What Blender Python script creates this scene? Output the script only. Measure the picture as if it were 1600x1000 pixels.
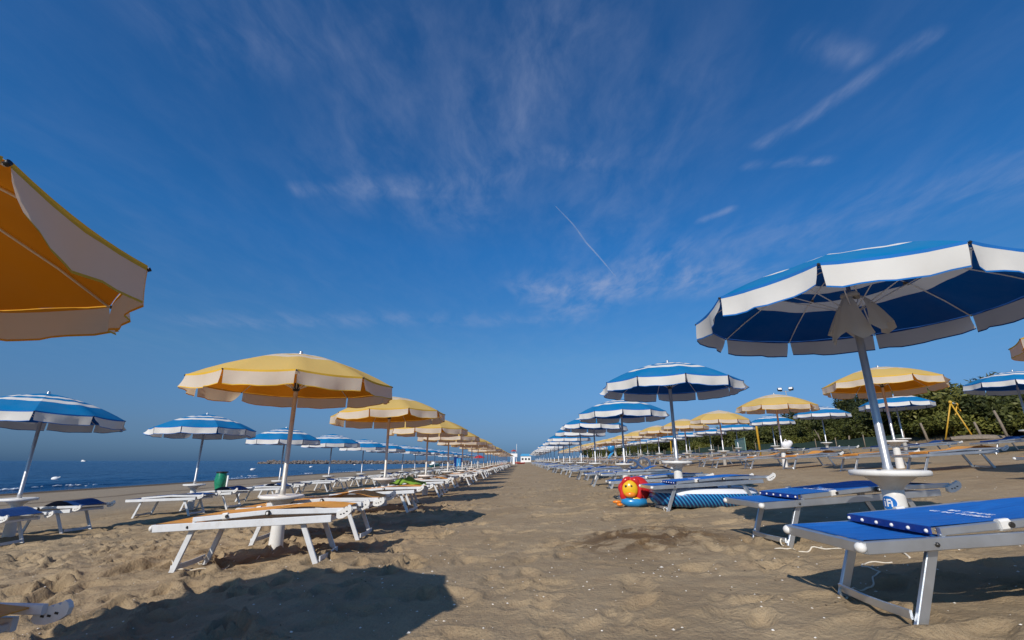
import bpy, bmesh, math, random
import numpy as np
from mathutils import Vector, Matrix

R = math.radians
scene = bpy.context.scene
col = scene.collection
for o in list(bpy.data.objects):
    bpy.data.objects.remove(o)

# ------------------------------------------------------------------ camera, sky, sun, exposure
CAM_Z = 1.0
FPX = 733.0                                   # focal length in pixels of the 1600 px wide photograph
cam_d = bpy.data.cameras.new("camera")
cam_d.sensor_width = 36.0
cam_d.lens = 36.0 * FPX / 1600.0
cam_d.clip_start = 0.05
cam_d.clip_end = 20000.0
cam = bpy.data.objects.new("camera", cam_d)
col.objects.link(cam)
cam.location = (0, 0, CAM_Z)
cam.rotation_euler = (R(90) + math.atan(220 / FPX), 0, 0.0209)
scene.camera = cam

SUN_DIR = Vector((-1.36, -2.95, 2.22)).normalized()      # towards the sun
SUN_EL = math.asin(SUN_DIR.z)
SUN_AZ = math.atan2(SUN_DIR.x, SUN_DIR.y)

world = bpy.data.worlds.new("World")
scene.world = world
world.use_nodes = True
wn, wl = world.node_tree.nodes, world.node_tree.links
wn.clear()


def nd(nodes, kind, **kw):
    n = nodes.new(kind)
    for k, v in kw.items():
        if k.startswith("i_"):
            key = k[2:]
            key = int(key) if key.isdigit() else key.replace("_", " ")
            n.inputs[key].default_value = v
        else:
            setattr(n, k, v)
    return n


def build_sky():
    out = nd(wn, "ShaderNodeOutputWorld")
    bg = nd(wn, "ShaderNodeBackground")
    bg.inputs["Strength"].default_value = 0.13
    wl.new(bg.outputs[0], out.inputs[0])
    sky = nd(wn, "ShaderNodeTexSky", sky_type="NISHITA", sun_disc=False, sun_elevation=SUN_EL,
             sun_rotation=SUN_AZ, altitude=0.0, air_density=1.0, dust_density=0.6, ozone_density=3.0)
    # the deep, polarised blue of the photograph
    hs = nd(wn, "ShaderNodeHueSaturation", i_Saturation=1.25, i_Value=0.9)
    wl.new(sky.outputs[0], hs.inputs["Color"])
    tint = nd(wn, "ShaderNodeMix", data_type="RGBA", blend_type="MULTIPLY")
    tint.inputs[0].default_value = 1.0
    wl.new(hs.outputs[0], tint.inputs[6])
    # cirrus: streaks on a high plane, direction / elevation
    tc = nd(wn, "ShaderNodeTexCoord")
    sep = nd(wn, "ShaderNodeSeparateXYZ")
    wl.new(tc.outputs["Generated"], sep.inputs[0])
    ramp = nd(wn, "ShaderNodeValToRGB")
    el = ramp.color_ramp.elements
    el[0].position = 0.0
    el[1].position = 1.0
    grade = [(0.0, (.31, .49, 1.06)), (.06, (.60, .62, .91)), (.2, (1.2, 1.12, 1.12)), (.42, (.90, 1.38, 1.52)), (1.0, (1.45, 1.45, 1.5))]
    for _ in range(3): el.new(0.5)
    for e, (pos, g) in zip(el, grade):
        e.position = pos
        e.color = (g[0]*.62*.683, g[1]*.86*.683, g[2]*.683, 1)
    wl.new(sep.outputs[2], ramp.inputs[0])
    wl.new(ramp.outputs[0], tint.inputs[7])
    zc = nd(wn, "ShaderNodeMath", operation="MAXIMUM", i_1=0.04)
    wl.new(sep.outputs[2], zc.inputs[0])
    dx = nd(wn, "ShaderNodeMath", operation="DIVIDE")
    dy = nd(wn, "ShaderNodeMath", operation="DIVIDE")
    wl.new(sep.outputs[0], dx.inputs[0]); wl.new(zc.outputs[0], dx.inputs[1])
    wl.new(sep.outputs[1], dy.inputs[0]); wl.new(zc.outputs[0], dy.inputs[1])
    cmb = nd(wn, "ShaderNodeCombineXYZ")
    wl.new(dx.outputs[0], cmb.inputs[0]); wl.new(dy.outputs[0], cmb.inputs[1])
    # warp
    wz = nd(wn, "ShaderNodeTexNoise", i_Scale=1.5, i_Detail=3.0, i_Roughness=0.5)
    wl.new(cmb.outputs[0], wz.inputs["Vector"])
    sub = nd(wn, "ShaderNodeVectorMath", operation="SUBTRACT")
    wl.new(wz.outputs["Color"], sub.inputs[0]); sub.inputs[1].default_value = (0.5, 0.5, 0.5)
    scl = nd(wn, "ShaderNodeVectorMath", operation="SCALE"); scl.inputs["Scale"].default_value = 0.24
    wl.new(sub.outputs[0], scl.inputs[0])
    p = nd(wn, "ShaderNodeVectorMath", operation="ADD")
    wl.new(cmb.outputs[0], p.inputs[0]); wl.new(scl.outputs[0], p.inputs[1])
    flat = nd(wn, "ShaderNodeVectorMath", operation="MULTIPLY"); flat.inputs[1].default_value = (1, 1, 0)
    wl.new(p.outputs[0], flat.inputs[0])
    P = flat.outputs[0]

    def wisp(a, b, w, amt):
        a = Vector((a[0], a[1], 0)); b = Vector((b[0], b[1], 0)); ba = b - a
        pa = nd(wn, "ShaderNodeVectorMath", operation="SUBTRACT"); wl.new(P, pa.inputs[0]); pa.inputs[1].default_value = a
        dt = nd(wn, "ShaderNodeVectorMath", operation="DOT_PRODUCT"); wl.new(pa.outputs[0], dt.inputs[0]); dt.inputs[1].default_value = ba
        h = nd(wn, "ShaderNodeMath", operation="DIVIDE", use_clamp=True); wl.new(dt.outputs["Value"], h.inputs[0]); h.inputs[1].default_value = ba.length_squared
        sc = nd(wn, "ShaderNodeVectorMath", operation="SCALE"); sc.inputs[0].default_value = ba; wl.new(h.outputs[0], sc.inputs["Scale"])
        df = nd(wn, "ShaderNodeVectorMath", operation="SUBTRACT"); wl.new(pa.outputs[0], df.inputs[0]); wl.new(sc.outputs[0], df.inputs[1])
        ln = nd(wn, "ShaderNodeVectorMath", operation="LENGTH"); wl.new(df.outputs[0], ln.inputs[0])
        mr = nd(wn, "ShaderNodeMapRange", interpolation_type="SMOOTHSTEP")
        mr.inputs["From Min"].default_value = 0.0; mr.inputs["From Max"].default_value = w
        mr.inputs["To Min"].default_value = amt; mr.inputs["To Max"].default_value = 0.0
        wl.new(ln.outputs["Value"], mr.inputs["Value"])
        return mr.outputs[0]

    total = None
    for a, b, w, amt in [((0.99, 0.93), (0.80, 1.35), 0.06, .75), ((0.12, 0.88), (0.01, 1.18), 0.22, .55),
                         ((-0.08, 1.45), (-0.6, 1.58), 0.17, .7), ((0.08, 0.91), (-0.30, 1.74), 0.36, .5),
                         ((0.22, 2.66), (1.10, 2.52), 0.46, 1.25), ((0.37, 3.04), (0.73, 2.29), 0.42, 1.0),
                         ((0.80, 1.88), (0.88, 1.79), 0.05, .7), ((0.84, 1.47), (1.07, 1.44), 0.05, .8),
                         ((0.69, 0.93), (0.84, 0.97), 0.07, .5), ((-0.79, 0.86), (-0.3, 0.9), 0.24, .35),
                         ((0.2, 1.44), (0.1, 1.37), 0.13, .6), ((-2.4, 3.3), (0.4, 3.34), 0.3, .35),
                         ((0.82, 2.38), (1.9, 1.47), 0.45, .45), ((-0.3, 0.9), (-0.63, 1.59), 0.3, .3),
                         ((0.3, 1.2), (0.5, 2.6), 0.5, .3), ((-0.83, 1.59), (-0.1, 1.6), 0.08, .6)]:
        m = wisp(a, b, w, amt)
        if total is None:
            total = m
        else:
            ad = nd(wn, "ShaderNodeMath", operation="MAXIMUM")
            wl.new(total, ad.inputs[0]); wl.new(m, ad.inputs[1]); total = ad.outputs[0]
    # thin veil everywhere, broken by streaky noise
    base = nd(wn, "ShaderNodeMath", operation="ADD", i_1=0.10); wl.new(total, base.inputs[0])
    mp = nd(wn, "ShaderNodeMapping"); mp.inputs["Rotation"].default_value = (0, 0, R(28)); mp.inputs["Scale"].default_value = (4.0, 1.6, 1)
    wl.new(P, mp.inputs["Vector"])
    st = nd(wn, "ShaderNodeTexNoise", i_Scale=1.5, i_Detail=11.0, i_Roughness=0.62, i_Distortion=0.15)
    wl.new(mp.outputs[0], st.inputs["Vector"])
    mr = nd(wn, "ShaderNodeMapRange", interpolation_type="SMOOTHSTEP")
    mr.inputs["From Min"].default_value = 0.30; mr.inputs["From Max"].default_value = 0.85
    wl.new(st.outputs["Fac"], mr.inputs["Value"])
    mu = nd(wn, "ShaderNodeMath", operation="MULTIPLY"); wl.new(base.outputs[0], mu.inputs[0]); wl.new(mr.outputs[0], mu.inputs[1])
    m2 = nd(wn, "ShaderNodeMath", operation="MULTIPLY", use_clamp=True, i_1=0.54)
    fade = nd(wn, "ShaderNodeMapRange", interpolation_type="SMOOTHSTEP")          # the veil thins out in the haze low down
    fade.inputs["From Min"].default_value = 0.08; fade.inputs["From Max"].default_value = 0.24
    wl.new(sep.outputs[2], fade.inputs["Value"])
    mf = nd(wn, "ShaderNodeMath", operation="MULTIPLY"); wl.new(mu.outputs[0], mf.inputs[0]); wl.new(fade.outputs[0], mf.inputs[1])
    wl.new(mf.outputs[0], m2.inputs[0])
    mix = nd(wn, "ShaderNodeMix", data_type="RGBA")
    wl.new(m2.outputs[0], mix.inputs[0]); wl.new(tint.outputs[2], mix.inputs[6])
    mix.inputs[7].default_value = (2.9, 3.35, 4.7, 1)
    wl.new(mix.outputs[2], bg.inputs[0])


build_sky()

sun_d = bpy.data.lights.new("sun", "SUN")
sun_d.energy = 4.15
sun_d.angle = R(0.53)
sun_d.color = (1.0, 0.93, 0.83)
sun = bpy.data.objects.new("sun", sun_d)
sun.rotation_euler = SUN_DIR.to_track_quat("Z", "Y").to_euler()
sun.location = (-20, -30, 40)
col.objects.link(sun)

scene.view_settings.view_transform = "Standard"
scene.view_settings.look = "None"
scene.view_settings.exposure = 0.0
scene.view_settings.gamma = 1.0
scene.view_settings.use_curve_mapping = False
scene.render.engine = "CYCLES"
scene.cycles.max_bounces = 8
scene.cycles.transparent_max_bounces = 8
scene.cycles.use_denoising = True

rng = np.random.default_rng(7)
random.seed(7)


# ------------------------------------------------------------------ helpers
def setp(o, label=None, cat=None, group=None, kind=None):
    if label: o["label"] = label
    if cat: o["category"] = cat
    if group: o["group"] = group
    if kind: o["kind"] = kind
    return o


def empty(name, loc, rz=0.0, label=None, cat=None, group=None, rot=None):
    o = bpy.data.objects.new(name, None)
    o.empty_display_size = 0.1
    o.location = loc
    o.rotation_euler = rot if rot else (0, 0, rz)
    col.objects.link(o)
    return setp(o, label, cat, group)


def put(name, me, parent=None, loc=None, rot=None, scale=None):
    o = bpy.data.objects.new(name, me)
    col.objects.link(o)
    if parent is not None: o.parent = parent
    if loc is not None: o.location = loc
    if rot is not None: o.rotation_euler = rot
    if scale is not None: o.scale = scale
    return o


class MB:
    """collects faces for ONE mesh"""
    def __init__(s):
        s.v, s.f, s.m, s.sm = [], [], [], []

    def face(s, idx, mat=0, smooth=False):
        s.f.append(tuple(idx)); s.m.append(mat); s.sm.append(smooth)

    def box(s, c, d, mat=0, M=None):
        b = len(s.v)
        for z in (-.5, .5):
            for x, y in ((-.5, -.5), (.5, -.5), (.5, .5), (-.5, .5)):
                p = Vector((x * d[0], y * d[1], z * d[2]))
                if M is not None: p = M @ p
                s.v.append(Vector(c) + p)
        for q in ((3, 2, 1, 0), (4, 5, 6, 7), (0, 1, 5, 4), (1, 2, 6, 5), (2, 3, 7, 6), (3, 0, 4, 7)):
            s.face([b + i for i in q], mat)
        return s

    def bar(s, a, b, w, t, mat=0, up=(0, 0, 1), ch=0.15):
        """bar of rectangular section (w across, t along 'up'), with chamfered long edges"""
        a, b = Vector(a), Vector(b)
        d = (b - a).normalized()
        up = Vector(up)
        side = d.cross(up)
        if side.length < 1e-4: side = d.cross(Vector((1, 0, 0)))
        side.normalize(); u = side.cross(d).normalized()
        c = min(w, t) * ch
        prof = [(w/2-c, -t/2), (w/2, -t/2+c), (w/2, t/2-c), (w/2-c, t/2), (-w/2+c, t/2), (-w/2, t/2-c), (-w/2, -t/2+c), (-w/2+c, -t/2)]
        k = len(s.v)
        for p in (a, b):
            for x, y in prof: s.v.append(p + side * x + u * y)
        n = 8
        for i in range(n):
            s.face((k+i, k+(i+1) % n, k+n+(i+1) % n, k+n+i), mat)
        s.face([k+i for i in reversed(range(n))], mat); s.face([k+n+i for i in range(n)], mat)
        return s

    def tube(s, pts, r, n=8, mat=0, caps=True):
        pts = [Vector(p) for p in pts]
        rs = r if isinstance(r, (list, tuple)) else [r] * len(pts)
        k = len(s.v)
        prev = None
        for i, p in enumerate(pts):
            d = (pts[min(i+1, len(pts)-1)] - pts[max(i-1, 0)]).normalized()
            if prev is None:
                side = d.cross(Vector((0, 0, 1)))
                if side.length < 1e-3: side = Vector((1, 0, 0))
            else:
                side = prev - d * prev.dot(d)
            side.normalize(); prev = side
            u = d.cross(side)
            for j in range(n):
                a = 2*math.pi*j/n
                s.v.append(p + side * math.cos(a) * rs[i] + u * math.sin(a) * rs[i])
        for i in range(len(pts)-1):
            for j in range(n):
                s.face((k+i*n+j, k+i*n+(j+1) % n, k+(i+1)*n+(j+1) % n, k+(i+1)*n+j), mat, True)
        if caps:
            s.face([k+j for j in reversed(range(n))], mat)
            s.face([k+(len(pts)-1)*n+j for j in range(n)], mat)
        return s

    def lathe(s, prof, n=24, mat=0, c=(0, 0, 0), smooth=True):
        k = len(s.v)
        c = Vector(c)
        for r, z in prof:
            for j in range(n):
                a = 2*math.pi*j/n
                s.v.append(c + Vector((r*math.cos(a), r*math.sin(a), z)))
        for i in range(len(prof)-1):
            for j in range(n):
                s.face((k+i*n+j, k+i*n+(j+1) % n, k+(i+1)*n+(j+1) % n, k+(i+1)*n+j), mat, smooth)
        s.face([k+j for j in reversed(range(n))], mat); s.face([k+(len(prof)-1)*n+j for j in range(n)], mat)
        return s

    def ball(s, c, r, mat=0, nu=10, nv=6, sc=(1, 1, 1)):
        prof = []
        k = len(s.v); c = Vector(c)
        for i in range(1, nv):
            t = math.pi*i/nv
            for j in range(nu):
                a = 2*math.pi*j/nu
                s.v.append(c + Vector((r*sc[0]*math.sin(t)*math.cos(a), r*sc[1]*math.sin(t)*math.sin(a), -r*sc[2]*math.cos(t))))
        b0 = len(s.v); s.v.append(c + Vector((0, 0, -r*sc[2]))); s.v.append(c + Vector((0, 0, r*sc[2])))
        for i in range(nv-2):
            for j in range(nu):
                s.face((k+i*nu+j, k+i*nu+(j+1) % nu, k+(i+1)*nu+(j+1) % nu, k+(i+1)*nu+j), mat, True)
        for j in range(nu):
            s.face((k+(j+1) % nu, k+j, b0), mat, True)
            s.face((k+(nv-2)*nu+j, k+(nv-2)*nu+(j+1) % nu, b0+1), mat, True)
        return s

    def prism(s, poly, t, mat=0, M=None):
        """polygon in local xz, thickness t along y"""
        k = len(s.v); n = len(poly)
        for y in (-t/2, t/2):
            for x, z in poly:
                p = Vector((x, y, z)); s.v.append(M @ p if M is not None else p)
        s.face([k+i for i in range(n)], mat); s.face([k+n+i for i in reversed(range(n))], mat)
        for i in range(n):
            s.face((k+(i+1) % n, k+i, k+n+i, k+n+(i+1) % n), mat)
        return s

    def grid(s, P, mats=None, smooth=True, flip=False):
        """P[i][j] points; mats(i,j)->slot"""
        k = len(s.v); ni, nj = len(P), len(P[0])
        for row in P:
            for p in row: s.v.append(Vector(p))
        for i in range(ni-1):
            for j in range(nj-1):
                q = (k+i*nj+j, k+i*nj+j+1, k+(i+1)*nj+j+1, k+(i+1)*nj+j)
                if flip: q = q[::-1]
                s.face(q, mats(i, j) if mats else 0, smooth)
        return s

    def mesh(s, name, *mats):
        me = bpy.data.meshes.new(name)
        me.from_pydata([tuple(v) for v in s.v], [], s.f)
        for m in mats: me.materials.append(m)
        me.polygons.foreach_set("material_index", s.m)
        me.polygons.foreach_set("use_smooth", s.sm)
        me.update()
        return me


def np_mesh(name, V, F, *mats, smooth=True):
    me = bpy.data.meshes.new(name)
    nf = len(F); k = F.shape[1]
    me.vertices.add(len(V)); me.vertices.foreach_set("co", np.asarray(V, np.float32).ravel())
    me.loops.add(nf*k); me.loops.foreach_set("vertex_index", np.asarray(F, np.int32).ravel())
    me.polygons.add(nf)
    me.polygons.foreach_set("loop_start", np.arange(0, nf*k, k, dtype=np.int32))
    me.polygons.foreach_set("loop_total", np.full(nf, k, np.int32))
    me.polygons.foreach_set("use_smooth", np.full(nf, smooth, bool))
    for m in mats: me.materials.append(m)
    me.update(calc_edges=True)
    return me


# ------------------------------------------------------------------ materials
def new_mat(name):
    m = bpy.data.materials.new(name); m.use_nodes = True
    n, l = m.node_tree.nodes, m.node_tree.links
    n.clear()
    out = nd(n, "ShaderNodeOutputMaterial")
    return m, n, l, out


def coords(n, l, scale=None, which="Object"):
    tc = nd(n, "ShaderNodeTexCoord")
    return tc.outputs[which]


def rgba(c): return (c[0], c[1], c[2], 1)


def solid(name, c, rough=0.5, metal=0.0, var=0.12, nscale=6.0, bump=0.0, bscale=60.0, dirt=None, spec=0.5, dirt_amt=0.5):
    m, n, l, out = new_mat(name)
    b = nd(n, "ShaderNodeBsdfPrincipled", i_Roughness=rough, i_Metallic=metal)
    b.inputs["Specular IOR Level"].default_value = spec
    co = coords(n, l)
    nz = nd(n, "ShaderNodeTexNoise", i_Scale=nscale, i_Detail=6.0, i_Roughness=0.6); l.new(co, nz.inputs["Vector"])
    mix = nd(n, "ShaderNodeMix", data_type="RGBA")
    mr = nd(n, "ShaderNodeMapRange"); mr.inputs["From Min"].default_value = 0.3; mr.inputs["From Max"].default_value = 0.7
    l.new(nz.outputs["Fac"], mr.inputs["Value"]); l.new(mr.outputs[0], mix.inputs[0])
    mix.inputs[6].default_value = rgba([x*(1-var) for x in c]); mix.inputs[7].default_value = rgba([min(1, x*(1+var)) for x in c])
    colr = mix.outputs[2]
    if dirt:
        d = nd(n, "ShaderNodeTexNoise", i_Scale=nscale*3.1, i_Detail=8.0, i_Roughness=0.7); l.new(co, d.inputs["Vector"])
        dm = nd(n, "ShaderNodeMapRange"); dm.inputs["From Min"].default_value = 0.52; dm.inputs["From Max"].default_value = 0.72; dm.inputs["To Max"].default_value = dirt_amt
        l.new(d.outputs["Fac"], dm.inputs["Value"])
        mx = nd(n, "ShaderNodeMix", data_type="RGBA"); l.new(dm.outputs[0], mx.inputs[0]); l.new(colr, mx.inputs[6]); mx.inputs[7].default_value = rgba(dirt)
        colr = mx.outputs[2]
    l.new(colr, b.inputs["Base Color"])
    rr = nd(n, "ShaderNodeMapRange"); rr.inputs["To Min"].default_value = max(0.02, rough-.1); rr.inputs["To Max"].default_value = min(1, rough+.12)
    l.new(nz.outputs["Fac"], rr.inputs["Value"]); l.new(rr.outputs[0], b.inputs["Roughness"])
    if bump:
        bn = nd(n, "ShaderNodeTexNoise", i_Scale=bscale, i_Detail=4.0); l.new(co, bn.inputs["Vector"])
        bp = nd(n, "ShaderNodeBump", i_Strength=bump, i_Distance=0.01); l.new(bn.outputs["Fac"], bp.inputs["Height"]); l.new(bp.outputs[0], b.inputs["Normal"])
    l.new(b.outputs[0], out.inputs[0])
    return m


def canvas(name, top, under, through, trans=0.3, dirt=(.35, .3, .24)):
    """woven cloth dyed on the outer side, its inner side its own shade, some light passing through"""
    m, n, l, out = new_mat(name)
    co = coords(n, l)
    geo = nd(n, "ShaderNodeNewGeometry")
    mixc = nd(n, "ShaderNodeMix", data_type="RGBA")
    l.new(geo.outputs["Backfacing"], mixc.inputs[0]); mixc.inputs[6].default_value = rgba(top); mixc.inputs[7].default_value = rgba(under)  # under colours hold painted shade, and orange for sun shining through yellow
    nz = nd(n, "ShaderNodeTexNoise", i_Scale=3.2, i_Detail=7.0, i_Roughness=0.62); l.new(co, nz.inputs["Vector"])
    mr = nd(n, "ShaderNodeMapRange"); mr.inputs["From Min"].default_value = 0.35; mr.inputs["From Max"].default_value = 0.75; mr.inputs["To Min"].default_value = 0.0; mr.inputs["To Max"].default_value = 0.09
    l.new(nz.outputs["Fac"], mr.inputs["Value"])
    md = nd(n, "ShaderNodeMix", data_type="RGBA"); l.new(mr.outputs[0], md.inputs[0]); l.new(mixc.outputs[2], md.inputs[6]); md.inputs[7].default_value = rgba(dirt)
    df = nd(n, "ShaderNodeBsdfDiffuse"); l.new(md.outputs[2], df.inputs[0])
    tr = nd(n, "ShaderNodeBsdfTranslucent", i_Color=rgba(through))
    ms = nd(n, "ShaderNodeMixShader", i_0=trans); l.new(df.outputs[0], ms.inputs[1]); l.new(tr.outputs[0], ms.inputs[2])
    # wrinkles and weave
    w1 = nd(n, "ShaderNodeTexNoise", i_Scale=4.0, i_Detail=2.0, i_Distortion=0.6); l.new(co, w1.inputs["Vector"])
    w2 = nd(n, "ShaderNodeTexNoise", i_Scale=420.0, i_Detail=1.0); l.new(co, w2.inputs["Vector"])
    ad = nd(n, "ShaderNodeMath", operation="MULTIPLY_ADD", i_1=0.03); l.new(w2.outputs["Fac"], ad.inputs[0]); l.new(w1.outputs["Fac"], ad.inputs[2])
    bp = nd(n, "ShaderNodeBump", i_Strength=0.14, i_Distance=0.02); l.new(ad.outputs[0], bp.inputs["Height"])
    l.new(bp.outputs[0], df.inputs["Normal"])
    l.new(ms.outputs[0], out.inputs[0])
    return m


def sling_mat(name, c, c2):
    m, n, l, out = new_mat(name)
    co = coords(n, l)
    b = nd(n, "ShaderNodeBsdfPrincipled", i_Roughness=0.62)
    b.inputs["Specular IOR Level"].default_value = 0.35
    mp = nd(n, "ShaderNodeMapping"); mp.inputs["Scale"].default_value = (3, 26, 3); l.new(co, mp.inputs["Vector"])
    nz = nd(n, "ShaderNodeTexNoise", i_Scale=1.4, i_Detail=6.0, i_Roughness=0.65); l.new(mp.outputs[0], nz.inputs["Vector"])
    wv = nd(n, "ShaderNodeTexWave", wave_type="BANDS", bands_direction="Y", i_Scale=70.0, i_Distortion=1.0); l.new(co, wv.inputs["Vector"])
    mix = nd(n, "ShaderNodeMix", data_type="RGBA")
    mr = nd(n, "ShaderNodeMapRange"); mr.inputs["From Min"].default_value = 0.3; mr.inputs["From Max"].default_value = 0.72
    l.new(nz.outputs["Fac"], mr.inputs["Value"]); l.new(mr.outputs[0], mix.inputs[0]); mix.inputs[6].default_value = rgba(c); mix.inputs[7].default_value = rgba(c2)
    sd = nd(n, "ShaderNodeTexNoise", i_Scale=9.0, i_Detail=9.0, i_Roughness=0.75); l.new(co, sd.inputs["Vector"])
    sm = nd(n, "ShaderNodeMapRange"); sm.inputs["From Min"].default_value = 0.55; sm.inputs["From Max"].default_value = 0.8; sm.inputs["To Max"].default_value = 0.15; l.new(sd.outputs["Fac"], sm.inputs["Value"])
    mx = nd(n, "ShaderNodeMix", data_type="RGBA"); l.new(sm.outputs[0], mx.inputs[0]); l.new(mix.outputs[2], mx.inputs[6]); mx.inputs[7].default_value = (.33, .25, .17, 1)
    l.new(mx.outputs[2], b.inputs["Base Color"])
    ad = nd(n, "ShaderNodeMath", operation="MULTIPLY_ADD", i_1=0.12); l.new(wv.outputs["Fac"], ad.inputs[0]); l.new(nz.outputs["Fac"], ad.inputs[2])
    bp = nd(n, "ShaderNodeBump", i_Strength=0.45, i_Distance=0.012); l.new(ad.outputs[0], bp.inputs["Height"]); l.new(bp.outputs[0], b.inputs["Normal"])
    l.new(b.outputs[0], out.inputs[0])
    return m


M = {}
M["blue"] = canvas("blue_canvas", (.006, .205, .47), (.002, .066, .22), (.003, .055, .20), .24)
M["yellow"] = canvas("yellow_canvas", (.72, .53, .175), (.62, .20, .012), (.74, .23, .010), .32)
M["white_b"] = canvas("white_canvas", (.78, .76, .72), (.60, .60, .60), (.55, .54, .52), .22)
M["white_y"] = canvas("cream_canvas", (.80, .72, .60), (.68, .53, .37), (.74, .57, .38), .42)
M["hem_b"] = canvas("blue_hem", (.012, .16, .50), (.01, .08, .3), (.01, .05, .2), .1)
M["hem_y"] = canvas("yellow_hem", (.70, .42, .05), (.6, .3, .03), (.6, .3, .02), .1)
M["cloth"] = canvas("grey_cloth", (.72, .68, .60), (.70, .66, .58), (.5, .47, .42), .25)
M["plastic"] = solid("white_plastic", (.74, .72, .68), .38, var=.06, nscale=3, dirt=(.42, .35, .27), dirt_amt=.35)
M["alu"] = solid("aluminium", (.62, .64, .66), .36, metal=.85, var=.10, nscale=5, bump=.05, bscale=200)
M["alu_w"] = solid("pale_lacquer", (.64, .65, .66), .34, var=.06, nscale=5, dirt=(.4, .34, .27), dirt_amt=.3)
M["pole"] = solid("pole_metal", (.50, .50, .51), .38, metal=.65, var=.08, nscale=4, dirt=(.25, .2, .16), dirt_amt=.25)
M["pole_dull"] = solid("dull_pole_metal", (.52, .50, .46), .45, metal=.4, var=.12, nscale=4, dirt=(.22, .17, .13), dirt_amt=.4)
M["black"] = solid("black_plastic", (.015, .015, .017), .45)
M["bolt_and_slot_shade"] = solid("bolt_and_slot_shade", (.06, .055, .05), .35, metal=.6)
M["s_blue"] = sling_mat("blue_sling", (.006, .10, .40), (.012, .17, .58))
M["s_orange"] = sling_mat("orange_sling", (.60, .26, .040), (.76, .37, .075))
M["s_navy"] = sling_mat("navy_sling", (.006, .035, .15), (.010, .06, .23))
M["s_blue_fold"] = sling_mat("dark_blue_fold", (.004, .03, .20), (.006, .05, .28))
M["rope"] = solid("rope", (.66, .60, .50), .8, bump=.4, bscale=150)
M["print"] = solid("white_print", (.75, .77, .8), .6)
M["logo_blue"] = solid("logo_blue", (.008, .14, .48), .4)
M["wood"] = solid("weathered_wood", (.20, .16, .12), .85, var=.3, nscale=14, bump=.5, bscale=60)
M["bark"] = solid("bark", (.11, .085, .06), .9, var=.35, nscale=18, bump=.6, bscale=50)
M["yellowpaint"] = solid("yellow_paint", (.58, .33, .03), .5, var=.15, dirt=(.20, .11, .04), dirt_amt=.6)
M["white"] = solid("white_paint", (.78, .77, .75), .5, var=.05)
M["red"] = solid("red_plastic", (.50, .02, .02), .3)
M["teal"] = solid("teal_paint", (.03, .26, .28), .4)
M["grey"] = solid("grey_board", (.34, .33, .31), .7, var=.2, nscale=10)
M["stone"] = solid("breakwater_stone", (.15, .125, .11), .9, var=.4, nscale=.9, bump=.4, bscale=5)
M["green_bag"] = solid("green_bag", (.015, .20, .11), .28, var=.2, bump=.8, bscale=14)
M["green_cloth"] = solid("green_cloth", (.16, .30, .03), .7, var=.3, nscale=10, bump=.5, bscale=20)
M["shell"] = solid("shell", (.75, .70, .62), .5, var=.2, nscale=2)
M["debris"] = solid("dark_debris", (.05, .035, .02), .8, var=.3)
M["v_red"] = solid("red_vinyl", (.50, .022, .02), .22, var=.08)
M["v_yellow"] = solid("yellow_vinyl", (.72, .44, .02), .22, var=.05)
M["v_orange"] = solid("orange_vinyl", (.75, .22, .02), .22, var=.05)
M["v_blue"] = solid("blue_vinyl", (.02, .22, .50), .22, var=.05)
M["v_navy"] = solid("navy_vinyl", (.006, .03, .16), .2, var=.1)
M["v_white"] = solid("white_vinyl", (.72, .74, .78), .25, var=.04)
M["b_blue"] = solid("blue_roof", (.04, .28, .55), .6)
M["roof_red"] = solid("red_roof", (.35, .06, .05), .6)
M["glass"] = solid("dark_glass", (.03, .04, .05), .1)
M["foam"] = solid("sea_foam", (.74, .76, .78), .7, var=.08, nscale=3, bump=.6, bscale=8)


def stripes_mat():
    m, n, l, out = new_mat("striped_vinyl")
    b = nd(n, "ShaderNodeBsdfPrincipled", i_Roughness=0.25)
    uv = nd(n, "ShaderNodeTexCoord")
    sp = nd(n, "ShaderNodeSeparateXYZ"); l.new(uv.outputs["Object"], sp.inputs[0])
    at = nd(n, "ShaderNodeMath", operation="MULTIPLY", i_1=1.0); l.new(sp.outputs[0], at.inputs[0])
    ad = nd(n, "ShaderNodeMath", operation="MULTIPLY_ADD", i_1=0.75); l.new(sp.outputs[2], ad.inputs[0]); l.new(at.outputs[0], ad.inputs[2])
    fr = nd(n, "ShaderNodeMath", operation="MULTIPLY", i_1=18.0); l.new(ad.outputs[0], fr.inputs[0])
    f2 = nd(n, "ShaderNodeMath", operation="FRACT"); l.new(fr.outputs[0], f2.inputs[0])
    gt = nd(n, "ShaderNodeMath", operation="GREATER_THAN", i_1=0.62); l.new(f2.outputs[0], gt.inputs[0])
    mx = nd(n, "ShaderNodeMix", data_type="RGBA"); l.new(gt.outputs[0], mx.inputs[0]); mx.inputs[6].default_value = (.004, .04, .17, 1); mx.inputs[7].default_value = (.03, .26, .50, 1)
    l.new(mx.outputs[2], b.inputs["Base Color"]); l.new(b.outputs[0], out.inputs[0])
    return m


M["v_stripe"] = stripes_mat()


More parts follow.
